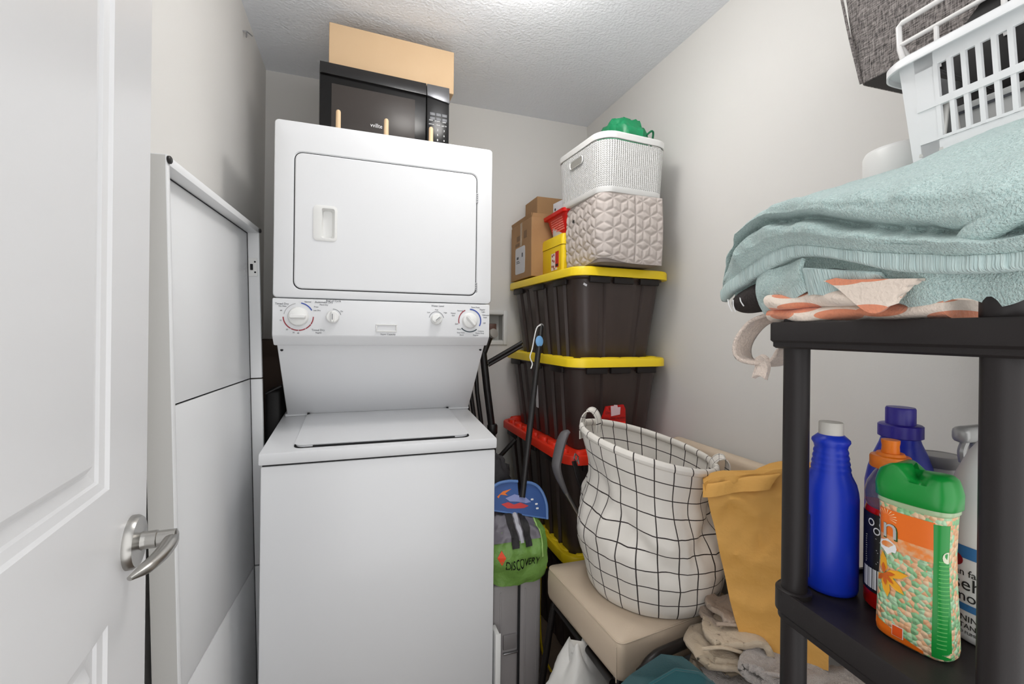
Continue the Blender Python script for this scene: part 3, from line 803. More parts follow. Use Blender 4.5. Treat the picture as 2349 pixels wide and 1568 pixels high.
# ------------------------------------------------------------------ between washer and bins
sc_ = thing('hard_suitcase', 'grey hard-shell suitcase standing beside the washer', 'suitcase', (.437, 1.452, 0))
sm = mat('suitcase_shell', (150, 146, 146), .42, bump=(260, .25, 2, .001))
obj('shell', rbox(.002, .0965, 0, .34, .004, .425, .013, 4), sm, sc_)
obj('shell', rbox(.0995, .182, .002, .34, .004, .428, .016, 4), sm, sc_)
obj('shell_joint', rbox(.088, .105, .004, .335, .01, .418, .006), M['gap'], sc_)
obj('shell_rib', join(rbox(.028, .034, -.002, .02, .03, .40, .002), rbox(.118, .123, 0, .02, .03, .40, .002), rbox(.160, .164, 0, .02, .03, .40, .002)), sm, sc_)
obj('latch', rbox(.040, .088, -.006, .006, .205, .255, .003), mat('latch', (128, 124, 124), .4), sc_)
obj('latch_bar', rbox(.040, .092, -.009, .0, .190, .196, .002), M['steel'], sc_)

wp = obj('white_tray', join(rbox(.4345, .4365, 1.40, 1.448, 0, .30, .0008), rbox(.4345, .452, 1.396, 1.40, 0, .30, .001), rbox(.4365, .448, 1.400, 1.448, .29, .30, .001)), M['plastic_white'],
         label='narrow white tray edge standing between washer and grey suitcase', cat='tray')

bg = thing('sports_bag', 'green and grey sports bag lying on top of the grey suitcase', 'bag', (.53, 1.52, .430))
gr_n = mat('lime_nylon', (118, 158, 76), .45, var=(10, (94, 134, 56), .3), bump=(20, .8, 4, .012))
gy_n = mat('grey_nylon', (112, 108, 116), .5, bump=(26, .4, 3, .008))
bk_n = mat('black_webbing', (36, 34, 36), .7, bump=(300, .3, 2))
def bagp(u, v, off=0):
    """u across -1..1 ; v around from bottom front over the top to the back"""
    xx = u*.098
    pts = [(-.085, 0.0), (-.093, .05), (-.088, .115), (-.068, .165), (-.01, .195), (.08, .19), (.14, .16), (.15, .05), (.14, .0)]
    t = v*(len(pts)-1); k = min(int(t), len(pts)-2); w = t-k
    a, b_ = pts[k], pts[k+1]
    y, z = a[0]*(1-w)+b_[0]*w, a[1]*(1-w)+b_[1]*w
    e = 1-abs(u)**4*.16
    cx, cy = y-.03, z-.09
    nrm = Vector((0, cx, cy)).normalized()
    n_ = .013*ridge((xx*14, y*14, z*14+2), 3)
    return Vector((xx + .004*mnoise.noise((z*20, y*20, 1)), .03+cx*e, max(.001, .09+cy*e))) + nrm*(n_*(.3+.7*min(1, z/.06))+off)
def bag_patch(u0, u1, v0, v1, off, nu=24, nv=44): return gridsurf(lambda a, b_: bagp(u0+(u1-u0)*a, v0+(v1-v0)*b_, off), nu, nv)
g0 = [[bagp(u, v) for v in [i/40 for i in range(41)]] for u in [-1+2*k/28 for k in range(29)]]
obj('bag_body', loft([[tuple(p) for p in r_] for r_ in g0]), gr_n, bg, smooth=60)
obj('top_panel', bag_patch(-.985, .72, .315, .72, .0022), gy_n, bg, smooth=180)
for u0, u1 in ((-.36, -.10), (.14, .40)):
    obj('strap', bag_patch(u0, u1, .27, .75, .005, 5), bk_n, bg, smooth=180)
obj('zip', bag_patch(-.06, .08, .30, .72, .0045, 4), mat('zip_grey', (182, 182, 190), .5), bg, smooth=180)
obj('piping', bag_patch(.72, .78, .20, .74, .004, 3), mat('lime_piping', (176, 214, 130), .5), bg, smooth=180)
obj('zip_pull', join(tube([(.002, -.062, .150), (.000, -.072, .132), (-.002, -.078, .118)], .003, 6), rbox(-.010, .004, -.088, -.080, .098, .122, .003)), bk_n, bg)
def on_bag(g, u0, v0, su, sv):
    return [tuple(bagp(u0+p[0]*su, v0+p[1]*sv, .0035)) for p in g[0]], g[1]
obj('lettering', on_bag(text_geo('DISCOVERY', 1.0), .02, .175, .235, .075), M['ink_black'], bg, smooth=0)
obj('logo', on_bag(([(-.5, 0, 0), (0, -.8, 0), (.5, 0, 0), (0, .8, 0)], [(0, 1, 2, 3)]), -.72, .225, .28, .055), mat('logo_orange', (226, 72, 26), .5), bg, smooth=0)
bc = thing('black_cloth', 'crumpled black cloth on the sports bag behind the dustpan', 'cloth', (.49, 1.635, .628))
obj('cloth_body', crumple((0, 0, .075), (.055, .055, .085), 6.2, .3, 2.2, 20, 30), mat('black_cloth', (44, 42, 44), .8, bump=(30, .4, 3, .01)), bc, smooth=60)

dp = thing('dustpan', 'blue dustpan with long black handle resting on the sports bag', 'dustpan', (.556, 1.495, .612))
bl = mat('dustpan_blue', (62, 98, 160), .35, var=(8, (48, 80, 140), .3))
out = [(-.112, .049), (.095, -.002), (.098, .045), (.088, .085), (.070, .112), (.045, .126), (.018, .131), (.016, .082), (-.004, .084), (-.005, .136), (-.04, .140), (-.08, .135), (-.106, .115), (-.116, .085)]
TL = RX(-16)
obj('pan', xf(bevelled(plate_y(out, -.003, .003), .001, 1), TL), bl, dp)
obj('pan_rim', xf(join(tube([(x, -.006, z) for x, z in out[1:7]], .0055, 8, smooth=4), tube([(x, -.006, z) for x, z in out[9:14]], .0055, 8, smooth=4), tube([(x, -.001, z+.002) for x, z in out[0:2]], .003, 8)), TL), mat('dustpan_rim', (92, 128, 186), .35), dp)
fl = [(-.085, .092), (-.062, .108), (-.03, .113), (-.055, .100), (-.045, .092), (-.072, .098), (-.080, .086)]
obj('flame_print', xf(plate_y(fl, -.0042, -.0032), TL), mat('flame_orange', (235, 120, 40), .5), dp)
fl2 = [(-.072, .066), (-.045, .070), (-.025, .060), (.0, .064), (.030, .050), (.012, .044), (-.020, .046), (-.05, .050)]
obj('flame_print', xf(plate_y(fl2, -.0042, -.0032), TL), mat('flame_red', (205, 62, 62), .5), dp)
obj('car_print', xf(plate_y([(-.055, .084), (-.02, .094), (.02, .080), (.04, .062), (.02, .060), (-.01, .068), (-.04, .072)], -.0048, -.0038), TL), mat('car_print', (140, 150, 200), .5), dp)
for x, z in ((.06, .053), (.062, .038), (.045, .070)):
    obj('print_dot', xf(plate_y(rrect(.010, .006, .002, 2), -.0042, -.0032), TL @ T(x, 0, z)), M['ink_white'], dp)
hb, ht = Vector((.006, .014, .080)), Vector((.155, .215, .695))
ax_ = (ht-hb).normalized()
hn = obj('handle', tube([hb, hb+(ht-hb)*.25, hb+(ht-hb)*.9, ht], [.0125, .0135, .0130, .0115], 12, rz=.85), M['black_plastic'], dp)
obj('hang_ring', xf(lathe([(.011, -.003), (.011, .003), (.007, .003), (.007, -.003), (.011, -.003)], 18, cap0=False, cap1=False), T(*ht) @ RX(80)), M['steel'], hn)
obj('hook_wire', tube([ht+Vector((-.004, -.008, .006)), ht+Vector((-.024, -.008, -.012)), ht+Vector((-.046, -.022, -.09)), ht+Vector((-.058, -.028, -.125)), ht+Vector((-.050, -.034, -.15)), ht+Vector((-.058, -.040, -.17))], .0026, 6, smooth=4), M['plastic_white'], hn)
pt = hb+(ht-hb)*.90
obj('blue_tag', xf(lathe([(.016, 0), (.016, .004), (.013, .006)], 18, sy=1.4), T(pt.x-.006, pt.y-.012, pt.z) @ RX(85)), mat('tag_blue', (110, 165, 215), .35), hn)

# yellow strip
ys = obj('yellow_strip', join(tube([(.672, 1.60, .37), (.668, 1.59, .20), (.672, 1.57, .08), (.70, 1.55, .012)], .011, 8, smooth=4, rz=.4), tube([(.672, 1.60, .37), (.70, 1.605, .378)], .008, 8)), ym,
         label='yellow bent plastic strip between grey suitcase and bins', cat='strip')

# grey handle pole
cn = thing('grip_pole', 'grey pole with bent handle leaning between the bins and the chair', 'pole', (.70, 1.462, 0))
gp_ = mat('grip_grey', (104, 102, 104), .5)
obj('grip', tube([(.020, 0, .928), (.004, 0, .918), (-.010, 0, .890), (-.024, 0, .835), (-.028, -.002, .806), (-.018, -.002, .770), (.010, 0, .712)], [.012, .022, .025, .025, .024, .021, .013], 14, smooth=5, rz=.6), gp_, cn)
obj('shaft', tube([(.004, 0, .722), (.105, 0, .555), (.30, 0, .23), (.42, 0, .010)], .0085, 12), M['steel'], cn)
obj('cord', join(*[tube([(.035+k*.006, -.004+.003*k, .82), (.06+k*.008, -.004+.003*k, .74), (.125+k*.006, -.004+.003*k, .60)], .004, 6, smooth=4) for k in range(3)]), M['black_plastic'], cn)
obj('clip', join(tube([(.04, -.012, .85), (.052, -.014, .838), (.046, -.014, .822), (.036, -.012, .832), (.04, -.012, .85)], .003, 6), tube([(.05, -.012, .835), (.056, -.012, .812)], .003, 6)), M['steel'], cn)

# black folded tripod behind the washer
tp = thing('folded_tripod', 'black folded tripod stand leaning in the back corner beside the dryer', 'tripod', (.56, 2.0, 0))
bp = M['black_plastic']
obj('main_tube', tube([(-.015, 0, 1.19), (.006, 0, 1.02), (.033, 0, .83), (.05, .0, .02)], .0165, 14), bp, tp)
for dx_, dx2 in ((-.045, -.005), (-.075, -.035), (-.10, -.06)):
    obj('leg', tube([(dx_-.005, .02, 1.20), (dx_+.01, .02, 1.0), (dx2, .02, .8), (dx2+.02, .02, .02)], .010, 10), bp, tp)
obj('collar', lathe([(.021, 0), (.024, .006), (.024, .04), (.020, .046)], 16, (.034, 0, .81)), bp, tp)
hdp = obj('head', tube([(-.012, 0, 1.18), (.01, -.005, 1.25), (.022, -.01, 1.275)], [.014, .017, .022], 12), bp, tp)
obj('lock_knob', xf(lathe([(.022, 0), (.022, .014), (.016, .017)], 18), T(.022, -.025, 1.272) @ RZ(20) @ RX(75)), mat('knob_grey', (150, 146, 140), .5), hdp)
obj('pan_arm', tube([(.002, -.02, 1.143), (.155, -.06, 1.236)], .0085, 10), bp, tp)
obj('pan_arm', tube([(.005, -.02, 1.128), (.155, -.06, 1.218)], .0075, 10), bp, tp)
obj('brace', tube([(.05, -.03, .70), (.13, -.05, .79)], .010, 10), bp, tp)
# ------------------------------------------------------------------ chair
CH = thing('chair', 'beige upholstered chair with black metal frame carrying the hamper', 'chair', (.86, 1.23, 0))
leather = mat('beige_leather', (212, 194, 172), .55, var=(5, (203, 184, 161), .3), bump=(240, .22, 4, .0012), bump2=(9, .15, 3, .006))
black_m = mat('black_metal', (34, 30, 29), .4, .3)
def quad(u, v, Q):
    a, b, c, d = [np.array(q) for q in Q]     # far front, near front, near back, far back
    return (a*(1-u)*(1-v) + b*u*(1-v) + c*u*v + d*(1-u)*v)
SQ = [(.632, 1.45), (.655, 1.018), (1.10, 1.075), (1.095, 1.44)]
def seat_ring(inset, z, r=.10, k=5, dome=0):
    o = []
    for x, y in rrect(2-2*inset, 2-2*inset, r, k):
        p = quad((x+1)/2, (y+1)/2, SQ); o.append((p[0], p[1], z))
    return o
srings = [seat_ring(.06, .362), seat_ring(.015, .366), seat_ring(0, .38), seat_ring(-.004, .42), seat_ring(.0, .452), seat_ring(.014, .464), seat_ring(.03, .4695, .1), seat_ring(.25, .474, .2), seat_ring(.6, .476, .2)]
seat = obj('seat', loft(srings), leather, CH, world=True, smooth=70)
pip = [(p[0], p[1], p[2]+.0005) for p in seat_ring(.014, .4645, .1)]
obj('piping', tube(pip+[pip[0]], .0022, 6, caps=False), leather, seat, world=True)
obj('stitching', tube([(.648, 1.024, .462), (.645, 1.018, .42), (.648, 1.022, .37)], .0018, 6), leather, seat, world=True)
# backrest
bk = obj('backrest', xf(rbox(1.125, 1.178, .985, 1.43, .60, .893, .022, 4), T(0, 0, 0)), leather, CH, world=True)
obj('side_tube', tube([(1.15, 1.045, .60), (1.13, 1.04, .46), (1.09, 1.040, .440), (.80, .998, .442), (.740, .988, .438), (.708, .985, .415), (.690, .985, .37), (.645, .98, .011)], .0135, 12, smooth=5), black_m, CH, world=True)
obj('side_tube', tube([(1.15, 1.40, .60), (1.13, 1.41, .42), (1.09, 1.42, .350), (.70, 1.425, .350), (.66, 1.425, .345), (.645, 1.425, .30), (.600, 1.425, .011)], .0115, 12, smooth=5), black_m, CH, world=True)
obj('leg', tube([(1.08, 1.04, .36), (1.14, 1.03, .011)], .0115, 10), black_m, CH, world=True)
obj('leg', tube([(1.08, 1.43, .36), (1.14, 1.43, .011)], .0115, 10), black_m, CH, world=True)
obj('leg', tube([(.72, 1.10, .37), (.66, 1.08, .20), (.63, 1.075, .011)], .016, 10), black_m, CH, world=True)
obj('crossbar', tube([(.66, 1.06, .34), (.655, 1.43, .34)], .010, 10), black_m, CH, world=True)

# ------------------------------------------------------------------ hamper
hm = mat('grid_canvas', (226, 221, 213), .75, bump=(400, .12, 2, .0006), bump2=(14, .35, 4, .008))
nt, bs = nodes(hm)
uvn = nt.nodes.new('ShaderNodeUVMap'); sp = nt.nodes.new('ShaderNodeSeparateXYZ'); nt.links.new(uvn.outputs[0], sp.inputs[0])
def gline(sock, n, w):
    f = math_node(nt, 'FRACT', math_node(nt, 'MULTIPLY', sock, n))
    d = math_node(nt, 'ABSOLUTE', math_node(nt, 'SUBTRACT', f, .5))
    return math_node(nt, 'GREATER_THAN', d, .5-w/2)
ln = math_node(nt, 'MAXIMUM', gline(sp.outputs[0], 24, .062), gline(sp.outputs[1], 9, .062))
nt.links.new(mix_col(nt, ln, lin((226, 221, 213)), lin((46, 38, 36))), bs.inputs['Base Color'])
HM = thing('laundry_hamper', 'white canvas hamper with black grid lines standing on the chair', 'hamper', (.911, 1.238, .4765))
def hamper_pt(a, t, k=1.0, rough=1.0):
    """a angle, t height 0..1, local"""
    c0, c1 = Vector((0, 0, 0)), Vector((-.055, -.045, .458))
    rad = .200 + .014*math.sin(PI*min(1, t*1.6)) - .026*math.exp(-((t-.74)/.16)**2) + .004*t
    x, y = math.cos(a), math.sin(a)
    if t < .06: rad *= (.965 + .035*math.sin(t/.06*PI/2))
    n_ = 0
    env = math.exp(-((t-.48)/.30)**2)*rough
    n_ += .016*env*ridge((x*1.6+4, y*1.6, t*2.2), 2)
    n_ += .006*env*fbm((x*4, y*4, t*6), 3)
    # diagonal fold on the side facing the washer
    da = (a - R(222) + PI) % (2*PI) - PI
    n_ -= .026*rough*math.exp(-((da*.20+(t-.52)*.55)/.045)**2)*math.exp(-((t-.45)/.28)**2)*math.exp(-(da/.9)**2)
    da2 = (a - R(285) + PI) % (2*PI) - PI
    n_ -= .020*rough*math.exp(-((da2*.2-(t-.55)*.5)/.05)**2)*math.exp(-((t-.55)/.2)**2)*math.exp(-(da2/.8)**2)
    c = c0.lerp(c1, t)
    tilt = (-.042*x + .026*y)      # rim: low at the right and the front
    r_ = (rad+n_)*k
    return Vector((c.x+x*r_, c.y+y*r_, max(0.0, c.z + tilt*(t**1.2))))
NA, NT = 120, 70
V, F, U = gridsurf(lambda u, v: hamper_pt(u*2*PI, v), NA, NT)
o_ = len(V); Vi, Fi, Ui = gridsurf(lambda u, v: hamper_pt(u*2*PI, .04+v*.96, .975), NA, NT)
obj('canvas', (V, F, U), hm, HM, smooth=180)
obj('lining', (Vi, [tuple(reversed(f)) for f in Fi], Ui), hm, HM, smooth=180)
obj('base', ([tuple(hamper_pt(2*PI*i/60, 0.005)) for i in range(60)] + [(0, 0, .0)], [(i, (i+1) % 60, 60) for i in range(60)]), mat('canvas_plain', (222, 216, 208), .8), HM)
# rolled rim with grid ticks
rimp = []
NB = 144
Vr, Fr, Ur = [], [], []
for i in range(NB+1):
    a = 2*PI*i/NB; p = hamper_pt(a, 1.0, .988); rd = Vector((math.cos(a), math.sin(a), 0))
    for j in range(11):
        b = 2*PI*j/10
        Vr.append(tuple(p + rd*.0085*math.cos(b) + Vector((0, 0, .012*math.sin(b))))); Ur.append((i/NB, .5/9))
for i in range(NB):
    for j in range(10):
        a = i*11+j; Fr.append((a, a+1, a+12, a+11))
obj('rim', (Vr, Fr, Ur), hm, HM, smooth=180)
def strap(p0, p1, hgt, outv, wdir, wid=.030):
    up = Vector((0, 0, 1))
    pts = [p0-up*.035, p0+up*.010, p0.lerp(p1, .10)+up*hgt*.70+outv*.6, p0.lerp(p1, .35)+up*hgt+outv, p0.lerp(p1, .72)+up*hgt*.92+outv, p1+up*hgt*.35+outv*.5, p1-up*.025]
    P = [Vector(q) for q in cr([tuple(q) for q in pts], 6)]
    def f(u, v):
        q = u*(len(P)-1); k = min(int(q), len(P)-2); p = P[k].lerp(P[k+1], q-k)
        t_ = (P[k+1]-P[k]).normalized(); wv = (wdir - t_*wdir.dot(t_)).normalized()
        return p + wv*(v-.5)*wid
    g = shell(f, 40, 4, .003)
    return g[0], g[1], [(u*.21+.02, .3+v*.16) for u, v in g[2]]
def rimp_(a, k=1.0): return hamper_pt(R(a), .985, k)
vd = Vector((.59, .81, 0)); sr = Vector((.81, -.59, 0))
q0 = rimp_(146, 1.0)
obj('handle', strap(q0, q0+sr*.052+vd*.02+Vector((0, 0, .008)), .052, Vector((0, 0, 0)), vd*.9+sr*.35+Vector((0, 0, .3))), hm, HM, smooth=60)
q1 = rimp_(-33, .99)
obj('handle', strap(q1-sr*.012, q1+sr*.030-vd*.012+Vector((0, 0, .004)), .034, sr*.006, vd*.9-sr*.3+Vector((0, 0, .3))), hm, HM, smooth=60)
ck = thing('beaded_cord', 'dark twisted cord hooked over the hamper rim beside the kraft bag', 'cord', (1.005, 1.055, .80))
obj('cord_body', join(*[tube([(-.018+k*.006, -.012, .012), (-.012+k*.005, -.018, .03), (-.002+k*.005, -.022, .045), (.010+k*.004, -.02, .066)], .003, 6, smooth=4) for k in range(3)]), mat('cord_dark', (70, 56, 48), .7), ck)

# ------------------------------------------------------------------ kraft paper bag
km = mat('kraft_paper', (221, 169, 88), .7, var=(5, (210, 154, 72), .3), bump=(600, .08, 2, .0005), bump2=(9, .6, 5, .02))
KB = thing('paper_bag', 'crumpled tan kraft paper bag between the hamper and the black rack', 'paper bag', (1.030, .868, .478), -39.9)
# local x runs along the face to the right, local y away from the camera
def kb_ring(t):
    bl_, br_ = Vector((-.085, -.035)), Vector((.095, -.035))
    tl, tr = Vector((-.185, -.010)), Vector((.10, -.010))
    l, r_ = bl_.lerp(tl, t**.9), br_.lerp(tr, t)
    dep = .085*(1-t*.72)
    pts = []
    n1, n2 = 26, 6
    for i in range(n1): pts.append((l.x+(r_.x-l.x)*i/n1, l.y))
    for i in range(n2): pts.append((r_.x, r_.y+dep*i/n2))
    for i in range(n1): pts.append((r_.x+(l.x-r_.x)*i/n1, r_.y+dep))
    for i in range(n2): pts.append((l.x, l.y+dep*(1-i/n2)))
    top = []
    for x, y in pts:
        zt = .470 - max(0, (-x-.02))*.40 + .01*math.sin(x*30)
        z = t*zt
        n_ = (.003+.012*t)*ridge((x*8, z*8, 2.0 if y < .02 else 7.0), 3) + (.002+.006*t)*ridge((x*21, z*17, 5.0 if y < .02 else 9.0), 2) - .012*math.exp(-((z-.16-.1*x)/.018)**2)*(1 if y < .02 else 0)*.4
        top.append((x+.004*mnoise.noise((z*12, 3, y*9)), y - (n_ if y < l.y+dep*.5 else -n_), z))
    return top
obj('bag_body', loft([kb_ring(i/40) for i in range(41)], True, True), km, KB, smooth=35)
fold = []
obj('folded_flap', shell(lambda u, v: (-.185+.19*u*(1-.2*v), -.026-.014*v-.006*math.sin(u*9), .405+.055*u-(.030+.012*u)*v*v), 22, 6, .0015), km, KB, smooth=60)

# ------------------------------------------------------------------ soft things on the floor
def soft_roll(path, rx, rz_, seed, amp=.25, fr=3.0, n=34, m=26, grain=0.0):
    P = [Vector(p) for p in cr(path, max(3, m//(len(path)-1)))]
    rings = []; N = len(P)
    for i, p in enumerate(P):
        t = (P[min(i+1, N-1)]-P[max(i-1, 0)]).normalized()
        up = Vector((0, 0, 1)) if abs(t.z) < .85 else Vector((0, 1, 0))
        s = t.cross(up).normalized(); up = s.cross(t).normalized()
        e = math.sin(PI*min(1, max(0.0, (i+.35)/(N-.3))))**.42
        ring = []
        for j in range(n):
            b = 2*PI*j/n
            d = s*math.cos(b)*rx*e + up*math.sin(b)*rz_*e
            q = p+d
            k = 1+amp*ridge(q*fr*8+Vector((seed, 0, seed)), 2) + grain*mnoise.noise(q*160)
            ring.append(p+d*k)
        rings.append(ring)
    return loft(rings)
brown = mat('brown_rug', (112, 88, 70), .95, var=(120, (70, 52, 40), .25), bump=(330, 1.0, 3, .006), sheen=.3)
beige = mat('beige_knit', (206, 190, 168), .95, var=(18, (186, 166, 140), .3), bump=(180, .6, 2, .003), sheen=.2, stretch=(1, 1, 3))
greyt = mat('grey_terry', (186, 178, 172), .95, var=(60, (168, 158, 152), .3), bump=(260, 1.0, 3, .006), sheen=.4)
creamt = mat('cream_knit', (222, 204, 172), .95, var=(20, (204, 182, 146), .3), bump=(200, .6, 2, .003), sheen=.2, stretch=(1, 1, 4))
rug = thing('rolled_rug', 'dark brown shaggy rug rolled up on the floor under the towel heap', 'rug', (1.02, .80, 0))
obj('rug_body', lathe([(.13, 0), (.14, .03), (.14, .2), (.135, .30), (.12, .36), (.09, .395), (.03, .40)], 48, sx=1.25, sy=1.0), brown, rug, smooth=70)
def fold_cloth(c, W_, D_, n, th, seed, rz=0, gap=1.15, wob=.008, grain=0):
    """S-folded cloth: profile zigzags upward in local x,z and runs along local y"""
    prof = []
    z = th*.6
    for k in range(n):
        x0, x1 = (-W_/2, W_/2) if k % 2 == 0 else (W_/2, -W_/2)
        jig = .010*math.sin(seed*3+k*2.1)
        sgn = 1 if k % 2 == 0 else -1
        for f in (0, .3, .62, .9):
            prof.append((x0+(x1-x0)*f*(1-.10*k/n)+jig, z+.006*math.sin(seed+k*1.7+f*5)))
        if k < n-1:
            prof.append((x1*(1-.10*k/n)+jig+sgn*th*.9, z+th*gap*.5)); z += th*gap
    P_ = cr(prof, 5); m_ = len(P_)-1
    def f(u, v):
        q = u*m_; k = min(int(q), m_-1); p = P_[k]*(1-(q-k))+P_[k+1]*(q-k)
        y = (v-.5)*D_
        nn = wob*fbm((p[0]*16+seed, y*16, p[1]*18), 3)+wob*.8*ridge((p[0]*9, y*11+seed, p[1]*9), 2)
        g_ = grain*mnoise.noise((p[0]*190, y*190, p[1]*190))
        droop = -.35*max(0, abs(y)-D_*.30)
        return Vector((p[0]+nn*.8+.012*math.sin(v*5+seed), y+nn*.6+g_, max(.003, p[1]+nn+droop*.25+g_)))
    g = shell(f, m_*2, 34, th*.62)
    return xf((g[0], g[1]), T(*c) @ RZ(rz))
taupe = mat('taupe_knit', (172, 154, 138), .95, bump=(190, .7, 2, .003), sheen=.2)
whitet = mat('white_terry', (206, 198, 190), .95, bump=(260, 1, 3, .005), sheen=.4)
tw = [('knit_towel', 'brown-grey knit towel with rolled edge, topmost against the chair seat', taupe, (.955, .965, .492), .10, .12, 2, .020, 1.2, -28),
      ('knit_towel', 'beige knit towel bunched at the side of the chair seat', beige, (.915, .945, .385), .13, .13, 4, .027, 2.2, -32),
      ('knit_towel', 'cream ribbed towel folded between the chair and the fluffy towels', creamt, (.885, .915, .275), .14, .12, 4, .026, 3.7, -30),
      ('fluffy_towel', 'pale grey fluffy towel just left of the rack post', greyt, (.985, .835, .405), .13, .14, 3, .028, 4.4, -40),
      ('fluffy_towel', 'pale grey fluffy towel below the paper bag right of the rack post', greyt, (1.085, .745, .395), .13, .10, 3, .026, 5.9, -40),
      ('fluffy_towel', 'grey towel with rolled hem lowest in the heap beside the teal cloth', greyt, (.905, .845, .335), .14, .13, 3, .024, 7.3, -35),
      ('fluffy_towel', 'small whitish towel end behind the teal cloth', whitet, (.845, .90, .285), .09, .10, 3, .022, 8.8, -30)]
for nm, lab, m_, c, W_, D_, n_l, th, sd, rz_ in tw:
    t_ = thing(nm, lab, 'towel', c, rz_, 'towels in the floor heap')
    gr_ = .0018 if m_ in (greyt, whitet) else .001
    obj('towel_body', fold_cloth((0, 0, 0), W_, D_, n_l, th, sd, grain=gr_), m_, t_, smooth=180)
    zt_ = th*.6+th*1.15*(n_l-1)+th*.5
    obj('hem', tube([(-W_*.42, -D_*.46, zt_*.80), (-W_*.1, -D_*.5, zt_*.92), (W_*.2, -D_*.48, zt_*.88), (W_*.42, -D_*.44, zt_*.80)], .0045, 8, smooth=5), m_, t_)
teal = mat('teal_cloth', (20, 86, 92), .9, var=(6, (14, 66, 72), .3), bump=(500, .3, 2, .001), sheen=.3)
tb = thing('teal_bag', 'dark teal cloth bag in front of the chair at the bottom edge', 'bag', (.695, .885, 0))
def teal_ring(t):
    o = []
    for i in range(60):
        a = 2*PI*i/60
        x, y = .122*math.copysign(abs(math.cos(a))**.28, math.cos(a)), .055*math.copysign(abs(math.sin(a))**.6, math.sin(a))
        k = 1-.55*t**3
        zt = .500 + .020*math.sin((x+.05)*18) - max(0, x-.02)*.55
        n_ = .010*ridge((x*8, y*8+t*3, 1.5), 2)
        o.append((x, y*k - n_*.8, t*zt))
    return o
obj('bag_body', loft([teal_ring(i/30) for i in range(31)]), teal, tb, smooth=60)
obj('hem', tube([(p[0], p[1]-.001, p[2]) for p in teal_ring(1.0)[30:60]], .003, 6), teal, tb)
plm = mat('white_polythene', (214, 212, 208), .35, bump=(16, .5, 3, .01))
pb = thing('plastic_bag', 'crumpled white plastic bag under the chair seat', 'bag', (.645, 1.20, 0))
def pl_ring(t):
    o = []
    for i in range(48):
        a = 2*PI*i/48
        rr_ = .072+.03*math.sin(PI*t) - .05*t**3
        x, y = rr_*math.cos(a), rr_*.8*math.sin(a)
        n_ = .022*ridge((x*11+5, y*11, t*3.1), 3)
        zt = .345*t + (.03*t**4*math.sin(3*a+1))
        o.append((x*(1+n_/.07*.45)-.02*t, y*(1+n_/.07*.45), max(zt, 0)))
    return o
obj('bag_body', loft([pl_ring(i/26) for i in range(27)]), plm, pb, smooth=35)
pw_ = thing('white_pouch', 'second folded white plastic sheet on the floor beside the chair leg', 'plastic sheet', (.60, 1.12, 0))
obj('sheet_body', crumple((0, 0, .10), (.06, .05, .10), 12.4, .25, 1.6, flat=0.0), plm, pw_, smooth=35)
rt = obj('red_object', lathe([(.004, 0), (.012, .003), (.018, .011), (.019, .019), (.017, .028), (.011, .035), (.003, .038)], 18), mat('red_cap', (190, 24, 44), .4), label='small red object on the floor beside the chair leg', cat='object')
rt.location = (.575, 1.33, 0)  # unidentified small red object, its rounded shape is made up
db = thing('clutter_box', 'dark box standing on the floor deep under the chair', 'box', (.80, 1.30, 0))
obj('box_body', rbox(-.06, .12, -.08, .08, 0, .26, .004), mat('dark_box', (52, 40, 36), .7), db)
obj('box_lid', rbox(-.063, .123, -.083, .083, .24, .265, .003), mat('dark_box_lid', (60, 48, 42), .7), db)
# ------------------------------------------------------------------ black shelf rack
RK = thing('shelf_rack', 'black plastic shelf rack in the right foreground', 'shelf', (.700, .605, 0), -5.5)
rp = M['rack_plastic']
posts = [(.016, -.030), (.016, -.305), (.466, -.045), (.466, -.305)]
for a, b in posts:
    for z0, z1 in ((0, .385), (.43, .80), (.838, 1.262), (1.302, 1.352 if b < -.2 else 1.312)):
        pr = [(.0198, 0), (.0198, z1-z0)]
        obj('post', lathe(pr, 28, (a, b, z0)), rp, RK)
for a, b in posts:
    if b < -.2:
        obj('post_collar', lathe([(.0202, 1.303), (.0208, 1.304), (.0208, 1.326), (.0200, 1.327), (.0200, 1.330), (.0208, 1.331), (.0208, 1.335), (.0200, 1.336), (.0200, 1.339), (.0208, 1.340), (.0208, 1.350), (.0195, 1.353), (.002, 1.353)], 28, (a, b, 0)), rp, RK)
def shelf(z0, z1, r):
    cx, cy, w, d = .236, -.174, .492, .358
    def rg(i, z): return [(x+cx, y+cy, z) for x, y in rrect(w-2*i, d-2*i, r, 8)]
    h = z1-z0
    s = obj('shelf', loft([rg(.014, z0), rg(.006, z0), rg(.003, z0+.003), rg(.003, z0+h*.22), rg(.0, z0+h*.30), rg(0, z1-.003), rg(.002, z1), rg(.007, z1), rg(.009, z1-.007), rg(.04, z1-.0075)]), rp, RK, smooth=35)
    return s
shelf(.385, .440, .030); s2 = shelf(.793, .846, .036); s1 = shelf(1.258, 1.303, .008)
for a, b in posts:
    obj('socket', lathe([(.024, .836), (.026, .838), (.026, .846), (.0225, .848)], 24, (a, b, 0)), rp, s2)
ZS = .8388
RW = T(.700, .605, 0) @ RZ(-5.5)

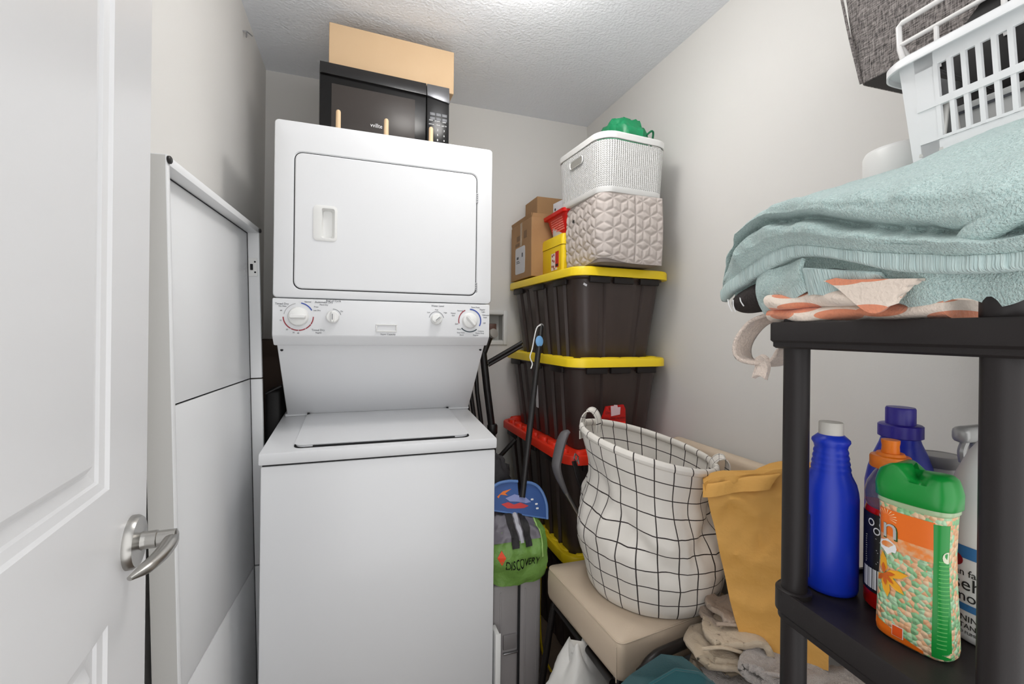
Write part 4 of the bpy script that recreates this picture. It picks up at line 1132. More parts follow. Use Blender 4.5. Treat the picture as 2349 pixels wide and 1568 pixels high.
# ------------------------------------------------------------------ bottles
def bottle(name, label, cx, cy, rz=0, cat='bottle'):
    return thing(name, label, cat, (cx, cy, ZS), rz)
blue = mat('blue_plastic', (20, 52, 186), .38, bump=(300, .05, 2, .0005))
b = bottle('blue_bottle', 'plain blue plastic bottle with white cap beside the rack post', .792, .570)
pr = [(.036, 0), (.040, .003), (.0415, .010), (.0415, .160), (.0405, .172), (.0375, .186), (.031, .200)]
z = .200
for k in range(5):
    pr += [(.0305-.0012*k, z+.003), (.0290-.0012*k, z+.0065), (.0300-.0012*k, z+.0095)]; z += .0095
pr += [(.0255, .250), (.0290, .256), (.0285, .260), (.0200, .268), (.016, .270)]
obj('bottle_body', lathe(pr, 40), blue, b, smooth=60)
obj('cap', lathe([(.0185, .266), (.0185, .288), (.0175, .290), (.004, .2905)], 32), mat('cap_white', (206, 202, 194), .5), b)
obj('label', wrap(gridsurf(lambda u, v: (-.018+.036*u, .02+.11*v, 0), 8, 2)[:2], .0415, 0, 148, ), mat('blue_label', (18, 30, 86), .4), b)
obj('barcode', wrap(gridsurf(lambda u, v: (-.006+.015*u, .022+.02*v, .0006), 4, 1)[:2], .0415, 0, 150), M['paper'], b)

b = bottle('detergent_jug', 'large blue detergent jug with purple screw cap at the back', .955, .558, 10)
purple = mat('purple_cap', (52, 40, 150), .35, bump=(200, .05, 1))
rings = []
for zz, sx, sy in ((0, .058, .036), (.004, .064, .042), (.10, .066, .044), (.175, .066, .044), (.20, .062, .040), (.225, .050, .034), (.245, .036, .028), (.258, .026, .026), (.266, .024, .024)):
    rings.append([(sx*2*.5*x/.5*.5 if False else sx*math.copysign(abs(math.cos(2*PI*i/40))**.75, math.cos(2*PI*i/40)), sy*math.copysign(abs(math.sin(2*PI*i/40))**.75, math.sin(2*PI*i/40)), zz) for i, x in enumerate(range(40))])
dblue = mat('detergent_blue', (30, 46, 170), .35)
obj('jug_body', loft(rings), dblue, b, smooth=60)
obj('handle', tube([(-.040, 0, .228), (-.062, 0, .215), (-.074, 0, .18), (-.070, 0, .13), (-.05, 0, .11)], .011, 12, smooth=5), dblue, b)
obj('collar', lathe([(.030, .255), (.0335, .257), (.0335, .278), (.031, .280)], 32), purple, b)
obj('cap', lathe([(.0225, .278), (.0225, .308), (.021, .311), (.004, .3115)], 32), purple, b)

b = bottle('juice_bottle', 'clear bottle with orange cap, black label and red liquid', .832, .500, 30)
sxx, syy = 1.12, .82
clear = mat('clear_plastic', (205, 200, 215), .08, trans=.85, ior=1.2)
obj('liquid', lathe([(.036, .001), (.041, .006), (.041, .10), (.0395, .155), (.037, .164)], 36, sx=sxx, sy=syy), mat('red_liquid', (190, 20, 14), .2), b, smooth=60)
obj('bottle_body', lathe([(.0375, .164), (.0400, .170), (.0405, .185), (.037, .200), (.027, .216), (.0185, .226), (.0175, .232)], 36, sx=sxx, sy=syy, cap0=False), clear, b, smooth=60)
orange = mat('orange_cap', (240, 126, 22), .4)
obj('collar', lathe([(.026, .226), (.0275, .228), (.0275, .243), (.026, .246), (.020, .247), (.018, .251)], 32), orange, b)
obj('cap', lathe([(.0125, .247), (.0115, .262), (.0125, .268), (.0125, .272), (.003, .273)], 28), orange, b)
LA = 160
lab = obj('label', wrap(gridsurf(lambda u, v: (-.040+.078*u, .030+.126*v, 0), 20, 2)[:2], .0415, 0, LA, sx=sxx, sy=syy), mat('black_label', (30, 28, 26), .35), b)
obj('barcode', wrap(join(*[([(x0, .036, .0008), (x0+w_, .036, .0008), (x0+w_, .068, .0008), (x0, .068, .0008)], [(0, 1, 2, 3)]) for x0, w_ in [(-.030+.0028*k, .0012+.0008*((k*7) % 3)) for k in range(14)]]), .0415, 0, LA, sx=sxx, sy=syy), M['ink_white'], lab, smooth=0)
obj('fine_print', wrap(join(*[([(-.026, z_, .0006), (-.026+.044*(.75+.25*math.sin(k*5.1)), z_, .0006), (-.026+.044*(.75+.25*math.sin(k*5.1)), z_+.0013, .0006), (-.026, z_+.0013, .0006)], [(0, 1, 2, 3)]) for k, z_ in enumerate([.074+.0036*i for i in range(13)])]), .0415, 0, LA, sx=sxx, sy=syy), mat('label_grey', (168, 166, 160), .5), lab, smooth=0)
ringm = []
for cx_, cz_, r_ in ((-.014, .142, .006), (.006, .142, .006), (-.004, .130, .006)):
    pts = [(cx_+r_*math.cos(2*PI*i/14), cz_+r_*math.sin(2*PI*i/14)) for i in range(14)]; pi_ = [(cx_+r_*.68*math.cos(2*PI*i/14), cz_+r_*.68*math.sin(2*PI*i/14)) for i in range(14)]
    ringm.append(([(x, y, .0006) for x, y in pts]+[(x, y, .0006) for x, y in pi_], [(i, (i+1) % 14, 14+(i+1) % 14, 14+i) for i in range(14)]))
obj('label_emblem', wrap(join(*ringm), .0415, 0, LA, sx=sxx, sy=syy), M['ink_white'], lab, smooth=0)
obj('label_edge', wrap(gridsurf(lambda u, v: (.038+.012*u, .026+.13*v, -.0002), 3, 2)[:2], .0415, 0, LA, sx=sxx, sy=syy), mat('label_edge', (226, 150, 150), .4), b)

# bead bottle with the green cap
b = bottle('bead_bottle', 'scent bead bottle with green cap and orange label at the shelf front', .7695, .4265, 0)
b.rotation_euler = (0, 0, R(-84)); INV[b.name] = (T(.7695, .4265, ZS) @ RZ(-84)).inverted()
gcap = mat('green_cap', (14, 138, 52), .3)
bm_ = mat('bead_mix', (150, 190, 150), .45)
nt, bs = nodes(bm_)
tc = nt.nodes.new('ShaderNodeTexCoord'); vo = nt.nodes.new('ShaderNodeTexVoronoi'); vo.inputs['Scale'].default_value = 155
nt.links.new(tc.outputs['Object'], vo.inputs['Vector'])
ramp = nt.nodes.new('ShaderNodeValToRGB'); ramp.color_ramp.interpolation = 'CONSTANT'
e = ramp.color_ramp.elements; e[0].color = lin((226, 172, 128)); e[1].position = .55; e[1].color = lin((140, 192, 140))
e2 = e.new(.30); e2.color = lin((232, 196, 158)); e3 = e.new(.8); e3.color = lin((176, 212, 172))
sp = nt.nodes.new('ShaderNodeSeparateXYZ'); nt.links.new(vo.outputs['Color'], sp.inputs[0]); nt.links.new(sp.outputs[0], ramp.inputs[0])
nt.links.new(ramp.outputs[0], bs.inputs['Base Color'])
bn = nt.nodes.new('ShaderNodeBump'); bn.invert = True; bn.inputs['Strength'].default_value = .9; bn.inputs['Distance'].default_value = .004
nt.links.new(vo.outputs['Distance'], bn.inputs['Height']); nt.links.new(bn.outputs[0], bs.inputs['Normal'])
def oval(zz, sx, sy, pw=.62, n=64): return [(sx*math.copysign(abs(math.cos(2*PI*i/n))**pw, math.cos(2*PI*i/n)), sy*math.copysign(abs(math.sin(2*PI*i/n))**pw, math.sin(2*PI*i/n)), zz) for i in range(n)]
prof = [(0, .039, .024), (.004, .0440, .028), (.012, .0450, .0295), (.05, .0440, .0285), (.10, .0415, .0275), (.14, .0405, .027), (.18, .0415, .0275), (.197, .0425, .028)]
def widths(zz):
    for (z0_, a0_, b0_), (z1_, a1_, b1_) in zip(prof, prof[1:]):
        if zz <= z1_: t_ = (zz-z0_)/(z1_-z0_); return a0_+(a1_-a0_)*t_, b0_+(b1_-b0_)*t_
    return prof[-1][1:]
fine = sorted(set([p[0] for p in prof]+[.197*i/24 for i in range(25)]))
obj('bottle_body', loft([oval(zz, *widths(zz)) for zz in fine]), bm_, b, smooth=60)
# printed front: panels lie on the -Y face
def face(x, zz, off=.0006):
    sx, sy = widths(max(0.0, min(.197, zz)))
    u = max(-.985, min(.985, x/sx))
    c = abs(u)**(1/.62); s = math.sqrt(max(0, 1-c*c))
    return (u*sx, -sy*(s**.62)-off, zz)
def patch(x0, x1, z0_, z1_, off=.0006, nx=16, nz=14, top=None):
    return gridsurf(lambda u, v: face(x0+(x1-x0)*u, z0_+((z1_ if top is None else top(u))-z0_)*v, off), nx, nz)[:2]
om = mat('orange_print', (236, 112, 24), .35)
obj('orange_panel', patch(-.040, .030, .150, .188), om, b, smooth=180)
obj('orange_panel', patch(-.040, .020, .003, .026, .0006, 16, 8, top=lambda u: .024-.016*u), om, b, smooth=180)
fade = mat('orange_fade', (238, 136, 58), .4, var=(120, (226, 172, 128), .12))
obj('orange_panel', patch(-.040, .030, .132, .150), fade, b, smooth=180)
gst = obj('green_band', patch(.0285, .0445, .006, .186, .0007, 14, 16), gcap, b, smooth=180)
obj('fine_print', join(*[patch(.0335, .0415, z_, z_+.0014, .0012, 4, 1) for z_ in [.02+.0055*i for i in range(22)]]), mat('band_print', (90, 176, 90), .5), gst, smooth=0)
obj('badge', join(([face(.040+.006*math.cos(2*PI*i/14)*.6, .142+.008*math.sin(2*PI*i/14), .0016) for i in range(14)], [tuple(range(14))])), mat('badge', (214, 216, 190), .5), gst, smooth=0)
def on_face(g, x, zz, off): return [face(x+p[0], zz+p[1], off) for p in g[0]], g[1]
obj('lettering', on_face(text_geo('in', .050), -.026, .160, .0011), mat('brand_green', (60, 110, 50), .5), b, smooth=0)
obj('lettering', on_face(text_geo('in', .045), -.026, .1605, .0017), M['ink_white'], b, smooth=0)
rays = []
for k in range(12):
    a = R(-20+k*20); c_, s_ = math.cos(a), math.sin(a)
    rays.append(([(-.026+.004*c_, .176+.004*s_, 0), (-.026+.014*c_-.0005*s_, .176+.012*s_+.0005*c_, 0), (-.026+.014*c_+.0005*s_, .176+.012*s_-.0005*c_, 0)], [(0, 1, 2)]))
g = join(*rays); obj('sun_print', ([face(p[0], p[1], .0013) for p in g[0]], g[1]), mat('sun_print', (250, 226, 180), .5), b, smooth=0)
obj('cloud_print', on_face(([(.012*math.cos(2*PI*i/12), .010*math.sin(2*PI*i/12)*(1+.25*math.sin(3*i)), 0) for i in range(12)], [tuple(range(12))]), -.024, .134, .0013), M['ink_white'], b, smooth=0)
pet = []
for a in (20, -35, -80, -125, 95):
    ca, sa = math.cos(R(a)), math.sin(R(a))
    poly = [(0, 0), (.010, .0055), (.022, .005), (.032, 0), (.022, -.005), (.010, -.0055)]
    pet.append(([(x*ca-y*sa, x*sa+y*ca, 0) for x, y in poly], [tuple(range(6))]))
obj('flower_print', on_face(join(*pet), -.028, .092, .0015), mat('petal', (240, 170, 36), .45), b, smooth=0)
obj('flower_print', on_face(join(*[([(p[0]*.5, p[1]*.5, 0) for p in q[0]], q[1]) for q in pet]), -.028, .092, .0021), mat('petal_core', (206, 96, 20), .45), b, smooth=0)
obj('safety_square', patch(-.016, -.002, .010, .026, .0014, 6, 6), M['ink_white'], b, smooth=180)
obj('safety_square', patch(-.0152, -.0028, .0108, .0252, .002, 6, 6), mat('orange_square', (228, 84, 24), .4), b, smooth=180)
obj('clear_neck', loft([oval(zz, a_, b_) for zz, a_, b_ in ((.196, .0425, .028), (.199, .0445, .0295), (.207, .0445, .0295))]), mat('neck_plastic', (168, 190, 150), .15), b, smooth=60)
# cap with a dipped top
cap_r = []
for zz, a_, b_ in ((.204, .0455, .0305), (.206, .0475, .0325), (.225, .0480, .033), (.236, .0455, .031)):
    cap_r.append(oval(zz, a_, b_, .70))
def dip(p): return -.010*math.exp(-((p[0]-.012)/.016)**2) + .010*math.exp(-((p[0]+.022)/.016)**2) + .002*(p[0]/.04)
for sc2, z_ in ((.93, .243), (.80, .248), (.55, .249), (.2, .249)):
    cap_r.append([(p[0]*sc2/.93, p[1]*sc2/.93, z_+dip(p)*min(1, 1.0)) for p in oval(0, .043, .029, .72)])
obj('cap', loft(cap_r), gcap, b, smooth=60)

# white jug
b = bottle('ammonia_jug', 'white plastic jug with blue stripes and cleaner label behind the near post', .892, .396, 0, 'jug')
wj = mat('white_hdpe', (222, 222, 222), .45)
jp = [(.050, 0), (.055, .004), (.057, .012), (.057, .170), (.054, .195), (.044, .235), (.030, .270), (.018, .290), (.016, .297)]
obj('jug_body', lathe(jp, 44), wj, b, smooth=60)
obj('cap', lathe([(.0185, .294), (.0185, .312), (.017, .314), (.003, .3145)], 28), M['plastic_white'], b)
obj('handle', tube([(.02, .02, .285), (.045, .03, .275), (.06, .035, .235), (.055, .03, .19)], .010, 10, smooth=4), wj, b)
A0 = 168
stripe = mat('stripe_blue', (52, 112, 168), .4)
obj('stripe', wrap(gridsurf(lambda u, v: (-.07+.14*u, .122+.018*v, 0), 24, 1)[:2], .057, 0, A0), stripe, b)
obj('stripe', wrap(gridsurf(lambda u, v: (-.07+.14*u, .047+.010*v, 0), 24, 1)[:2], .057, 0, A0), stripe, b)
obj('emblem', wrap(([(.012*math.cos(2*PI*i/20)-.010, .118+.010*math.sin(2*PI*i/20), .0008) for i in range(20)], [tuple(range(20))]), .057, 0, A0), mat('emblem_red', (140, 22, 34), .4), b, smooth=0)
for s, size, x_, z_ in (('human family', .014, .006, .101), ('household', .026, -.004, .085), ('ammonia', .021, -.002, .067), ('WARNING !', .012, .004, .036), ('INSTANT', .010, .002, .025), ('AVOID FUMES', .006, .004, .016)):
    obj('lettering', wrap(text_geo(s, size, .0001), .057, z_, A0+3), M['ink_black'], b, smooth=0)
obj('rule', wrap(gridsurf(lambda u, v: (-.04+.08*u, .0545+.0008*v, 0), 12, 1)[:2], .057, 0, A0), M['ink'], b)

b = bottle('spray_bottle', 'silver-grey sprayer head on a bottle at the back behind the white jug', 1.005, .465)
obj('bottle_body', lathe([(.030, 0), (.034, .006), (.034, .17), (.028, .20), (.014, .235), (.013, .245)], 28), mat('pale_bottle', (196, 198, 200), .4), b, smooth=60)
gs = mat('sprayer_grey', (186, 186, 184), .3, .2)
obj('sprayer_head', join(lathe([(.017, .243), (.017, .262), (.012, .266)], 20), xf(rbox(-.045, .03, -.013, .013, 0, .028, .010, 3), T(-.005, .008, .264))), gs, b)
obj('trigger', tube([(-.03, .008, .266), (-.040, .008, .25), (-.036, .008, .232)], .006, 8, smooth=3), gs, b)
b = bottle('grey_jar', 'pale container with flat grey lid at the back of the shelf', 1.045, .545, 0, 'container')
obj('jar_body', lathe([(.030, 0), (.034, .005), (.034, .195), (.032, .200)], 32), mat('jar_pale', (206, 204, 200), .4), b, smooth=60)
obj('jar_lid', lathe([(.0355, .200), (.0365, .203), (.0365, .217), (.034, .220), (.03, .2205), (.029, .2185)], 32), mat('jar_lid', (142, 140, 138), .5), b)

# ------------------------------------------------------------------ towels on the rack
def terry(name, c, c2, sc=420):
    return mat(name, c, .95, var=(330, c2, .22), bump=(sc, 1.0, 2, .004), bump2=(90, .4, 2, .004), sheen=.35)
aqua = terry('aqua_terry', (200, 220, 216), (166, 192, 190))
hemm = mat('aqua_hem', (204, 222, 219), .8, var=(4, (172, 196, 195), .22), bump=(4, .9, 2, .004), sheen=.2, stretch=(30, 110, 4))
# local rack frame: s runs from the far (left) tip towards the camera: y_local = .118 - s
ZTOP = 1.303
def interp(tab, s):
    xs = [t_[0] for t_ in tab]
    return [float(np.interp(s, xs, [t_[k] for t_ in tab])) for k in range(1, len(tab[0]))]
# columns: s, hem z, crease z, upper front z, ridge z, front offset v
def smooth_tab(tab, n=8):
    pts = cr([tuple(t_) for t_ in tab], n); return [tuple(p) for p in pts]
TT = smooth_tab([(.000, 1.350, 1.372, 1.386, 1.400, .022, .03),
      (.045, 1.364, 1.390, 1.424, 1.470, .010, .10),
      (.104, 1.379, 1.406, 1.458, 1.516, .000, .20),
      (.160, 1.394, 1.419, 1.472, 1.536, -.010, .28),
      (.218, 1.405, 1.425, 1.467, 1.541, -.018, .34),
      (.274, 1.398, 1.414, 1.454, 1.544, -.022, .38),
      (.333, 1.380, 1.398, 1.434, 1.550, -.026, .40),
      (.380, 1.365, 1.388, 1.420, 1.558, -.030, .40),
      (.423, 1.356, 1.379, 1.410, 1.559, -.030, .40),
      (.458, 1.350, 1.370, 1.396, 1.559, -.030, .40),
      (.500, 1.348, 1.366, 1.390, 1.558, -.028, .40),
      (.540, 1.348, 1.366, 1.390, 1.556, -.024, .40)])
def towel_section(s, band=None):
    hz, lo, cz, rz_, v0, D = interp(TT, s)
    w = min(1, s/.09)
    uz = cz+(rz_-cz)*.30
    prof_ = [(v0+.012, hz), (v0-.001, hz+.003), (v0-.004, lo), (v0-.017*w, lo+(cz-lo)*.45), (v0-.014*w, cz-.010*w), (v0+.016*w, cz+.001), (v0-.012*w, cz+.009*w),
             (v0-.019*w, cz+(uz-cz)*.60), (v0-.006*w, uz+.006*w), (v0+D*.22, uz+(rz_-uz)*.66), (v0+D*.46, rz_), (v0+D*.85, rz_-.006), (v0+D, rz_-.03*w), (v0+D, max(hz, 1.34))]
    return prof_
def towel_pt(s, t):
    P_ = towel_section(s)
    q = t*(len(P_)-1); k = min(int(q), len(P_)-2); w = q-k
    ext = [P_[0]]+P_+[P_[-1]]
    a_, b_, c_, d_ = [np.array(ext[k+i]) for i in range(4)]
    p = .5*((2*b_)+(-a_+c_)*w+(2*a_-5*b_+4*c_-d_)*w*w+(-a_+3*b_-3*c_+d_)*w**3)
    v, zz = float(p[0]), float(p[1])
    q3 = Vector((s*9, zz*11, v*7))
    n_ = .0095*ridge(q3, 2) + .005*fbm(q3*2.3, 3)
    env = min(1, s/.05)*(1 if t > .22 else .35)
    gath = .004*math.sin(s*120+4*math.sin(s*31))*math.exp(-((t-.38)/.05)**2)*env      # gathers under the crease
    return Vector((v-(n_+gath)*env*(1 if t < .62 else .3), .165-s, zz+n_*env*.35))
AQ = thing('bath_towel', 'large aqua terry towel draped over the pile on the rack', 'towel', (.700, .605, ZTOP), -5.5)
L_ = T(0, 0, -ZTOP)
g = gridsurf(lambda u, v: towel_pt(u*.54, v), 220, 130)
g = ([ (p[0], p[1], p[2]-ZTOP) for p in g[0]], g[1])
obj('towel_body', g, aqua, AQ, smooth=180)
hg_ = shell(lambda u, v: towel_pt(u*.54, .012+.142*v) + Vector((-.0022-.0015*math.sin(u*160)*.3, 0, -ZTOP)), 220, 8, .002)
obj('hem_band', hg_[:2], hemm, AQ, smooth=180)
# corner turned up at the near end, a thick rolled fold
def roll(path, rx, rz_, seed, **k): return soft_roll([tuple(RW @ Vector(p)) for p in path], rx, rz_, seed, **k)
obj('turned_fold', roll([(-.022, -.285, 1.388), (-.034, -.310, 1.394), (-.036, -.335, 1.408), (-.034, -.365, 1.42), (-.03, -.395, 1.43)], .014, .015, 3.1, amp=.10, fr=1.0, n=36, m=40), aqua, AQ, world=True, smooth=180)
# lower flap of the aqua towel
def flap_pt(u, v):
    s = .130+.112*u
    top = 1.392+.010*u; bot = 1.322 + .034*u**1.5
    zz = top+(bot-top)*v
    return Vector((.002-.016*u-.006*math.sin(PI*v)-.004*math.sin(u*7+v*2)+.016*v*v*(1-u*.5), .165-s, zz-ZTOP))
obj('lower_flap', shell(flap_pt, 40, 20, .006)[:2], aqua, AQ, smooth=60)
obj('flap_hem', shell(lambda u, v: flap_pt(u, .74+.27*v)+Vector((-.003, 0, 0)), 60, 5, .004)[:2], hemm, AQ, smooth=60)
def flap2_pt(u, v):
    s = .245+.12*u
    top = 1.388-.022*u; bot = 1.335+.018*math.cos(u*5)*.6+.018*u
    return Vector((-.022-.004*math.sin(u*9)+.014*v, .165-s, top+(bot-top)*v-ZTOP))
obj('lower_flap', shell(flap2_pt, 40, 10, .005)[:2], hemm, AQ, smooth=60)
def flap3_pt(u, v):
    s = .345+.17*u
    return Vector((-.016+.016*v+.004*math.sin(u*11), .165-s, 1.375+(1.322+.006*math.sin(u*14)-1.375)*v-ZTOP))
obj('lower_flap', shell(flap3_pt, 40, 10, .006)[:2], aqua, AQ, smooth=60)

# dark cloth with white strokes
dk = thing('printed_cloth', 'folded black cloth with white leaf strokes under the aqua towel', 'cloth', (.700, .605, ZTOP), -5.5)
dkm = mat('black_print', (34, 29, 28), .9, var=(260, (58, 50, 48), .25), bump=(300, .8, 2, .003))
obj('cloth_body', roll([(.040, .136, 1.342), (.038, .110, 1.346), (.036, .06, 1.356), (.034, .0, 1.364), (.034, -.08, 1.366), (.04, -.15, 1.358)], .040, .027, 5.5, amp=.04, fr=1.0, n=40, m=50), dkm, dk, world=True, smooth=180)
stk = []
for k, (y0, z0_, y1, z1_) in enumerate(((.122, 1.352, .110, 1.327), (.108, 1.350, .100, 1.326), (.090, 1.356, .078, 1.336))):
    stk.append(tube([(.0005+.001*k, y0, z0_), (-.0030, (y0+y1)/2-.002, (z0_+z1_)/2), (.001, y1, z1_)], .0012, 6, smooth=3))
obj('white_strokes', xf(join(*stk), T(0, 0, -ZTOP)), M['ink_white'], dk)

# peach leaf towel, folded flat on the shelf
pm = mat('leaf_print_terry', (232, 216, 202), .95, bump=(150, .8, 2, .003), sheen=.3)
nt, bs = nodes(pm)
tc = nt.nodes.new('ShaderNodeTexCoord'); mp = nt.nodes.new('ShaderNodeMapping')
mp.inputs['Scale'].default_value = (8, 11, 46); mp.inputs['Rotation'].default_value = (R(14), 0, 0); mp.inputs['Location'].default_value = (.3, .45, .2)
nt.links.new(tc.outputs['Object'], mp.inputs[0])
vo = nt.nodes.new('ShaderNodeTexVoronoi'); vo.inputs['Scale'].default_value = 1.0; vo.inputs['Randomness'].default_value = .8
nt.links.new(mp.outputs[0], vo.inputs['Vector'])
leaf = math_node(nt, 'LESS_THAN', vo.outputs['Distance'], .40)
sp = nt.nodes.new('ShaderNodeSeparateXYZ'); nt.links.new(vo.outputs['Color'], sp.inputs[0])
isg = math_node(nt, 'GREATER_THAN', sp.outputs[0], .86)
lc = mix_col(nt, isg, lin((224, 142, 108)), lin((142, 168, 156)))
nt.links.new(mix_col(nt, leaf, lin((232, 216, 202)), lc), bs.inputs['Base Color'])
PT = thing('leaf_towel', 'cream towel with peach leaf print lying folded on the rack', 'towel', (.700, .605, ZTOP), -5.5)
def leaf_layer(y0, y1, z0_, z1_, v0, seed, D=.36):
    def f(u, v):
        y = y0+(y1-y0)*u
        a = PI*v
        zz = (z0_+z1_)/2 - (z1_-z0_)/2*math.cos(a) + .004*math.sin(u*13+seed)*math.sin(a)
        vv = v0 - .018*math.sin(a) + .006*math.sin(u*9+seed*2)
        n_ = .004*fbm((y*22, zz*22, seed), 2)
        return Vector((vv-n_, y, zz-ZTOP))
    g = gridsurf(f, 90, 14)
    V = list(g[0]); F = list(g[1]); n1 = 15
    o = len(V)
    for i in range(91):
        p = V[i*n1]; q = V[i*n1+14]; V.append((v0+D, p[1], p[2]))
    for i in range(91):
        q = V[i*n1+14]; V.append((v0+D, q[1], q[2]))
    for i in range(90):
        F.append((i*n1, (i+1)*n1, o+i+1, o+i)); F.append((i*n1+14, o+91+i, o+91+i+1, (i+1)*n1+14)); F.append((o+i, o+i+1, o+92+i, o+91+i))
    for e_ in (0, 90):
        F.append(tuple([e_*n1+k for k in range(15)] + [o+91+e_, o+e_]))
    return V, F
obj('towel_fold', leaf_layer(.020, -.262, 1.3035, 1.326, .012, 1.0), pm, PT, smooth=60)
obj('towel_fold', leaf_layer(.004, -.235, 1.325, 1.352, .002, 2.6), pm, PT, smooth=60)
cnr = [(-.008, -.155, 1.352), (-.012, -.262, 1.345), (-.010, -.215, 1.312)]
obj('folded_corner', shell(lambda u, v: Vector((-.020-.004*math.sin(u*3), -.135-.115*u+.02*v, 1.362-.010*u-(.044*math.sin(PI*min(1, (u*.95+.05)**1.9)))*v-ZTOP)), 24, 10, .005)[:2], pm, PT, smooth=60)
# cream cloth hanging from the far end
HC = thing('hanging_cloth', 'pale cream cloth end looped over the far edge of the rack', 'cloth', (.715, .640, 1.25), -5.5)
def hc_pt(u, v):
    # u along the loop, v across
    pts = cr([(.01, .004, .066), (-.002, .040, .052), (-.010, .062, .018), (-.008, .060, -.012), (.002, .035, -.022), (.008, .004, -.016), (.012, -.012, .004)], 8)
    q = u*(len(pts)-1); k = min(int(q), len(pts)-2); p = pts[k]*(1-(q-k))+pts[k+1]*(q-k)
    return Vector((p[0]+.05*v+.003*math.sin(u*9), p[1]+.012*v, p[2]+.004*math.sin(v*5)))
creamc = terry('cream_terry', (224, 208, 196), (208, 192, 180), 200)
obj('cloth_body', shell(hc_pt, 50, 8, .006)[:2], creamc, HC, smooth=180)
obj('cloth_end', shell(lambda u, v: Vector((.012+.004*math.sin(v*4), .032-.030*u, -.012-.042*v+.006*math.sin(u*3.1))), 12, 12, .008)[:2], creamc, HC, smooth=60)

# ------------------------------------------------------------------ on top of the towels
PCx, PCy = 1.035, .600
pc = thing('white_canister', 'plain white round canister on the aqua towel by the wall', 'canister', (PCx, PCy, 1.565))
obj('canister_body', lathe([(.066, 0), (.069, .004), (.0695, .080), (.066, .088), (.060, .090), (.004, .0905)], 44), M['plastic_white'], pc, smooth=50)
obj('canister_base', lathe([(.064, -.004), (.066, .0)], 32), M['plastic_white'], pc)

BK = thing('slotted_basket', 'white slotted plastic basket on the aqua towel at the right edge', 'basket', (.800, .462, 1.549), -4)
bpm = mat('basket_plastic', (234, 235, 236), .3)
bl_, bw_, bh_ = .40, .30, .150
def wall_pt(y, zz, x_in=0): return (.012-.020*zz/bh_+x_in, y, zz)
def slab(y0, y1, z0_, z1_, th=.004, out=0):
    """piece of the long wall facing the room; wall leans outwards"""
    v = []
    for th_ in (-out, th):
        for (y, zz) in ((y0, z0_), (y1, z0_), (y1, z1_), (y0, z1_)):
            v.append(wall_pt(y, zz, th_))
    return v, [(0, 1, 2, 3), (4, 7, 6, 5), (0, 4, 5, 1), (1, 5, 6, 2), (2, 6, 7, 3), (3, 7, 4, 0)]
obj('lower_rail', join(slab(-bl_, -.012, .0, .022), slab(-bl_, -.012, .022, .026, .004, .001)), bpm, BK, smooth=0)
obj('middle_rail', slab(-bl_, -.012, .070, .080, .004, .002), bpm, BK, smooth=0)
obj('upper_rail', slab(-bl_, -.012, .128, .150), bpm, BK, smooth=0)
for k in range(22):
    y = -.036-k*.0165
    obj('slat', slab(y-.0055, y, .022, .130, .004, .0012), bpm, BK, smooth=0)
obj('corner_post', slab(-.036, -.012, 0, .15), bpm, BK, smooth=0)
# far end wall and rounded corner
obj('end_wall', loft([[(.012, -.014, 0), (.012, .0, 0), (.035, .004, 0), (bw_-.02, .004, 0), (bw_-.02, -.002, 0), (.035, -.002, 0)], [(-.008, -.014, .15), (-.006, .010, .15), (.030, .018, .15), (bw_, .018, .15), (bw_, .012, .15), (.03, .012, .15)]]), bpm, BK, smooth=50)
obj('back_wall', loft([[(bw_-.02, -bl_, 0), (bw_-.02, 0, 0), (bw_-.016, 0, 0), (bw_-.016, -bl_, 0)], [(bw_, -bl_, .15), (bw_, .016, .15), (bw_+.004, .016, .15), (bw_+.004, -bl_, .15)]]), bpm, BK, smooth=0)
obj('end_rib', join(*[loft([[(x_, .004, 0), (x_+.006, .004, 0), (x_+.006, .009, 0), (x_, .009, 0)], [(x_-.002, .018, .15), (x_+.004, .018, .15), (x_+.004, .024, .15), (x_-.002, .024, .15)]]) for x_ in (.03, .09, .16, .22)]), bpm, BK, smooth=0)
obj('floor_panel', box(.014, bw_-.02, -bl_, 0, 0, .004), bpm, BK, smooth=0)
rim_p = [(-.010, -bl_, .150), (-.010, -.12, .150), (-.010, -.03, .150), (-.008, .0, .150), (.004, .018, .150), (.03, .026, .150), (.12, .026, .150), (bw_+.004, .026, .150)]
pr_ = [Vector(p) for p in cr(rim_p, 6)]
rg_ = []
for i, p in enumerate(pr_):
    t_ = (pr_[min(i+1, len(pr_)-1)]-pr_[max(i-1, 0)]).normalized(); s_ = Vector((-t_.y, t_.x, 0))
    rg_.append([p + s_*a_ + Vector((0, 0, b_)) for a_, b_ in ((-.008, -.002), (-.008, .005), (.010, .005), (.014, .001), (.014, -.010), (.0115, -.010), (.0110, -.002))])
obj('rim', loft(rg_), bpm, BK, smooth=50)
# contents of the basket
sx_ = thing('document_box', 'white document box lying inside the slotted basket', 'box', (.838, .425, 1.5535), -4)
obj('box_body', rbox(0, .22, -.33, 0, 0, .062, .003), M['plastic_white'], sx_)
obj('box_lid', rbox(-.003, .223, -.333, .003, .058, .068, .002), M['plastic_white'], sx_)
obj('lid_joint', box(-.0035, -.0028, -.33, 0, .054, .058), M['ink'], sx_)
obj('box_stripe', box(-.0012, .001, -.33, -.03, .006, .014), M['ink_black'], sx_)
bx2 = thing('black_box', 'tall black box in the slotted basket under the tweed bin', 'box', (.905, .415, 1.623), -4)
obj('box_body', rbox(0, .16, -.30, 0, 0, .128, .003), mat('matt_black', (28, 26, 26), .7), bx2)
obj('box_lid', rbox(-.002, .162, -.302, .002, .10, .13, .002), bpy.data.materials['matt_black'], bx2)
bx3 = thing('tilted_case', 'small black case tilted on its corner in the slotted basket', 'case', (.852, .405, 1.6245), -4)
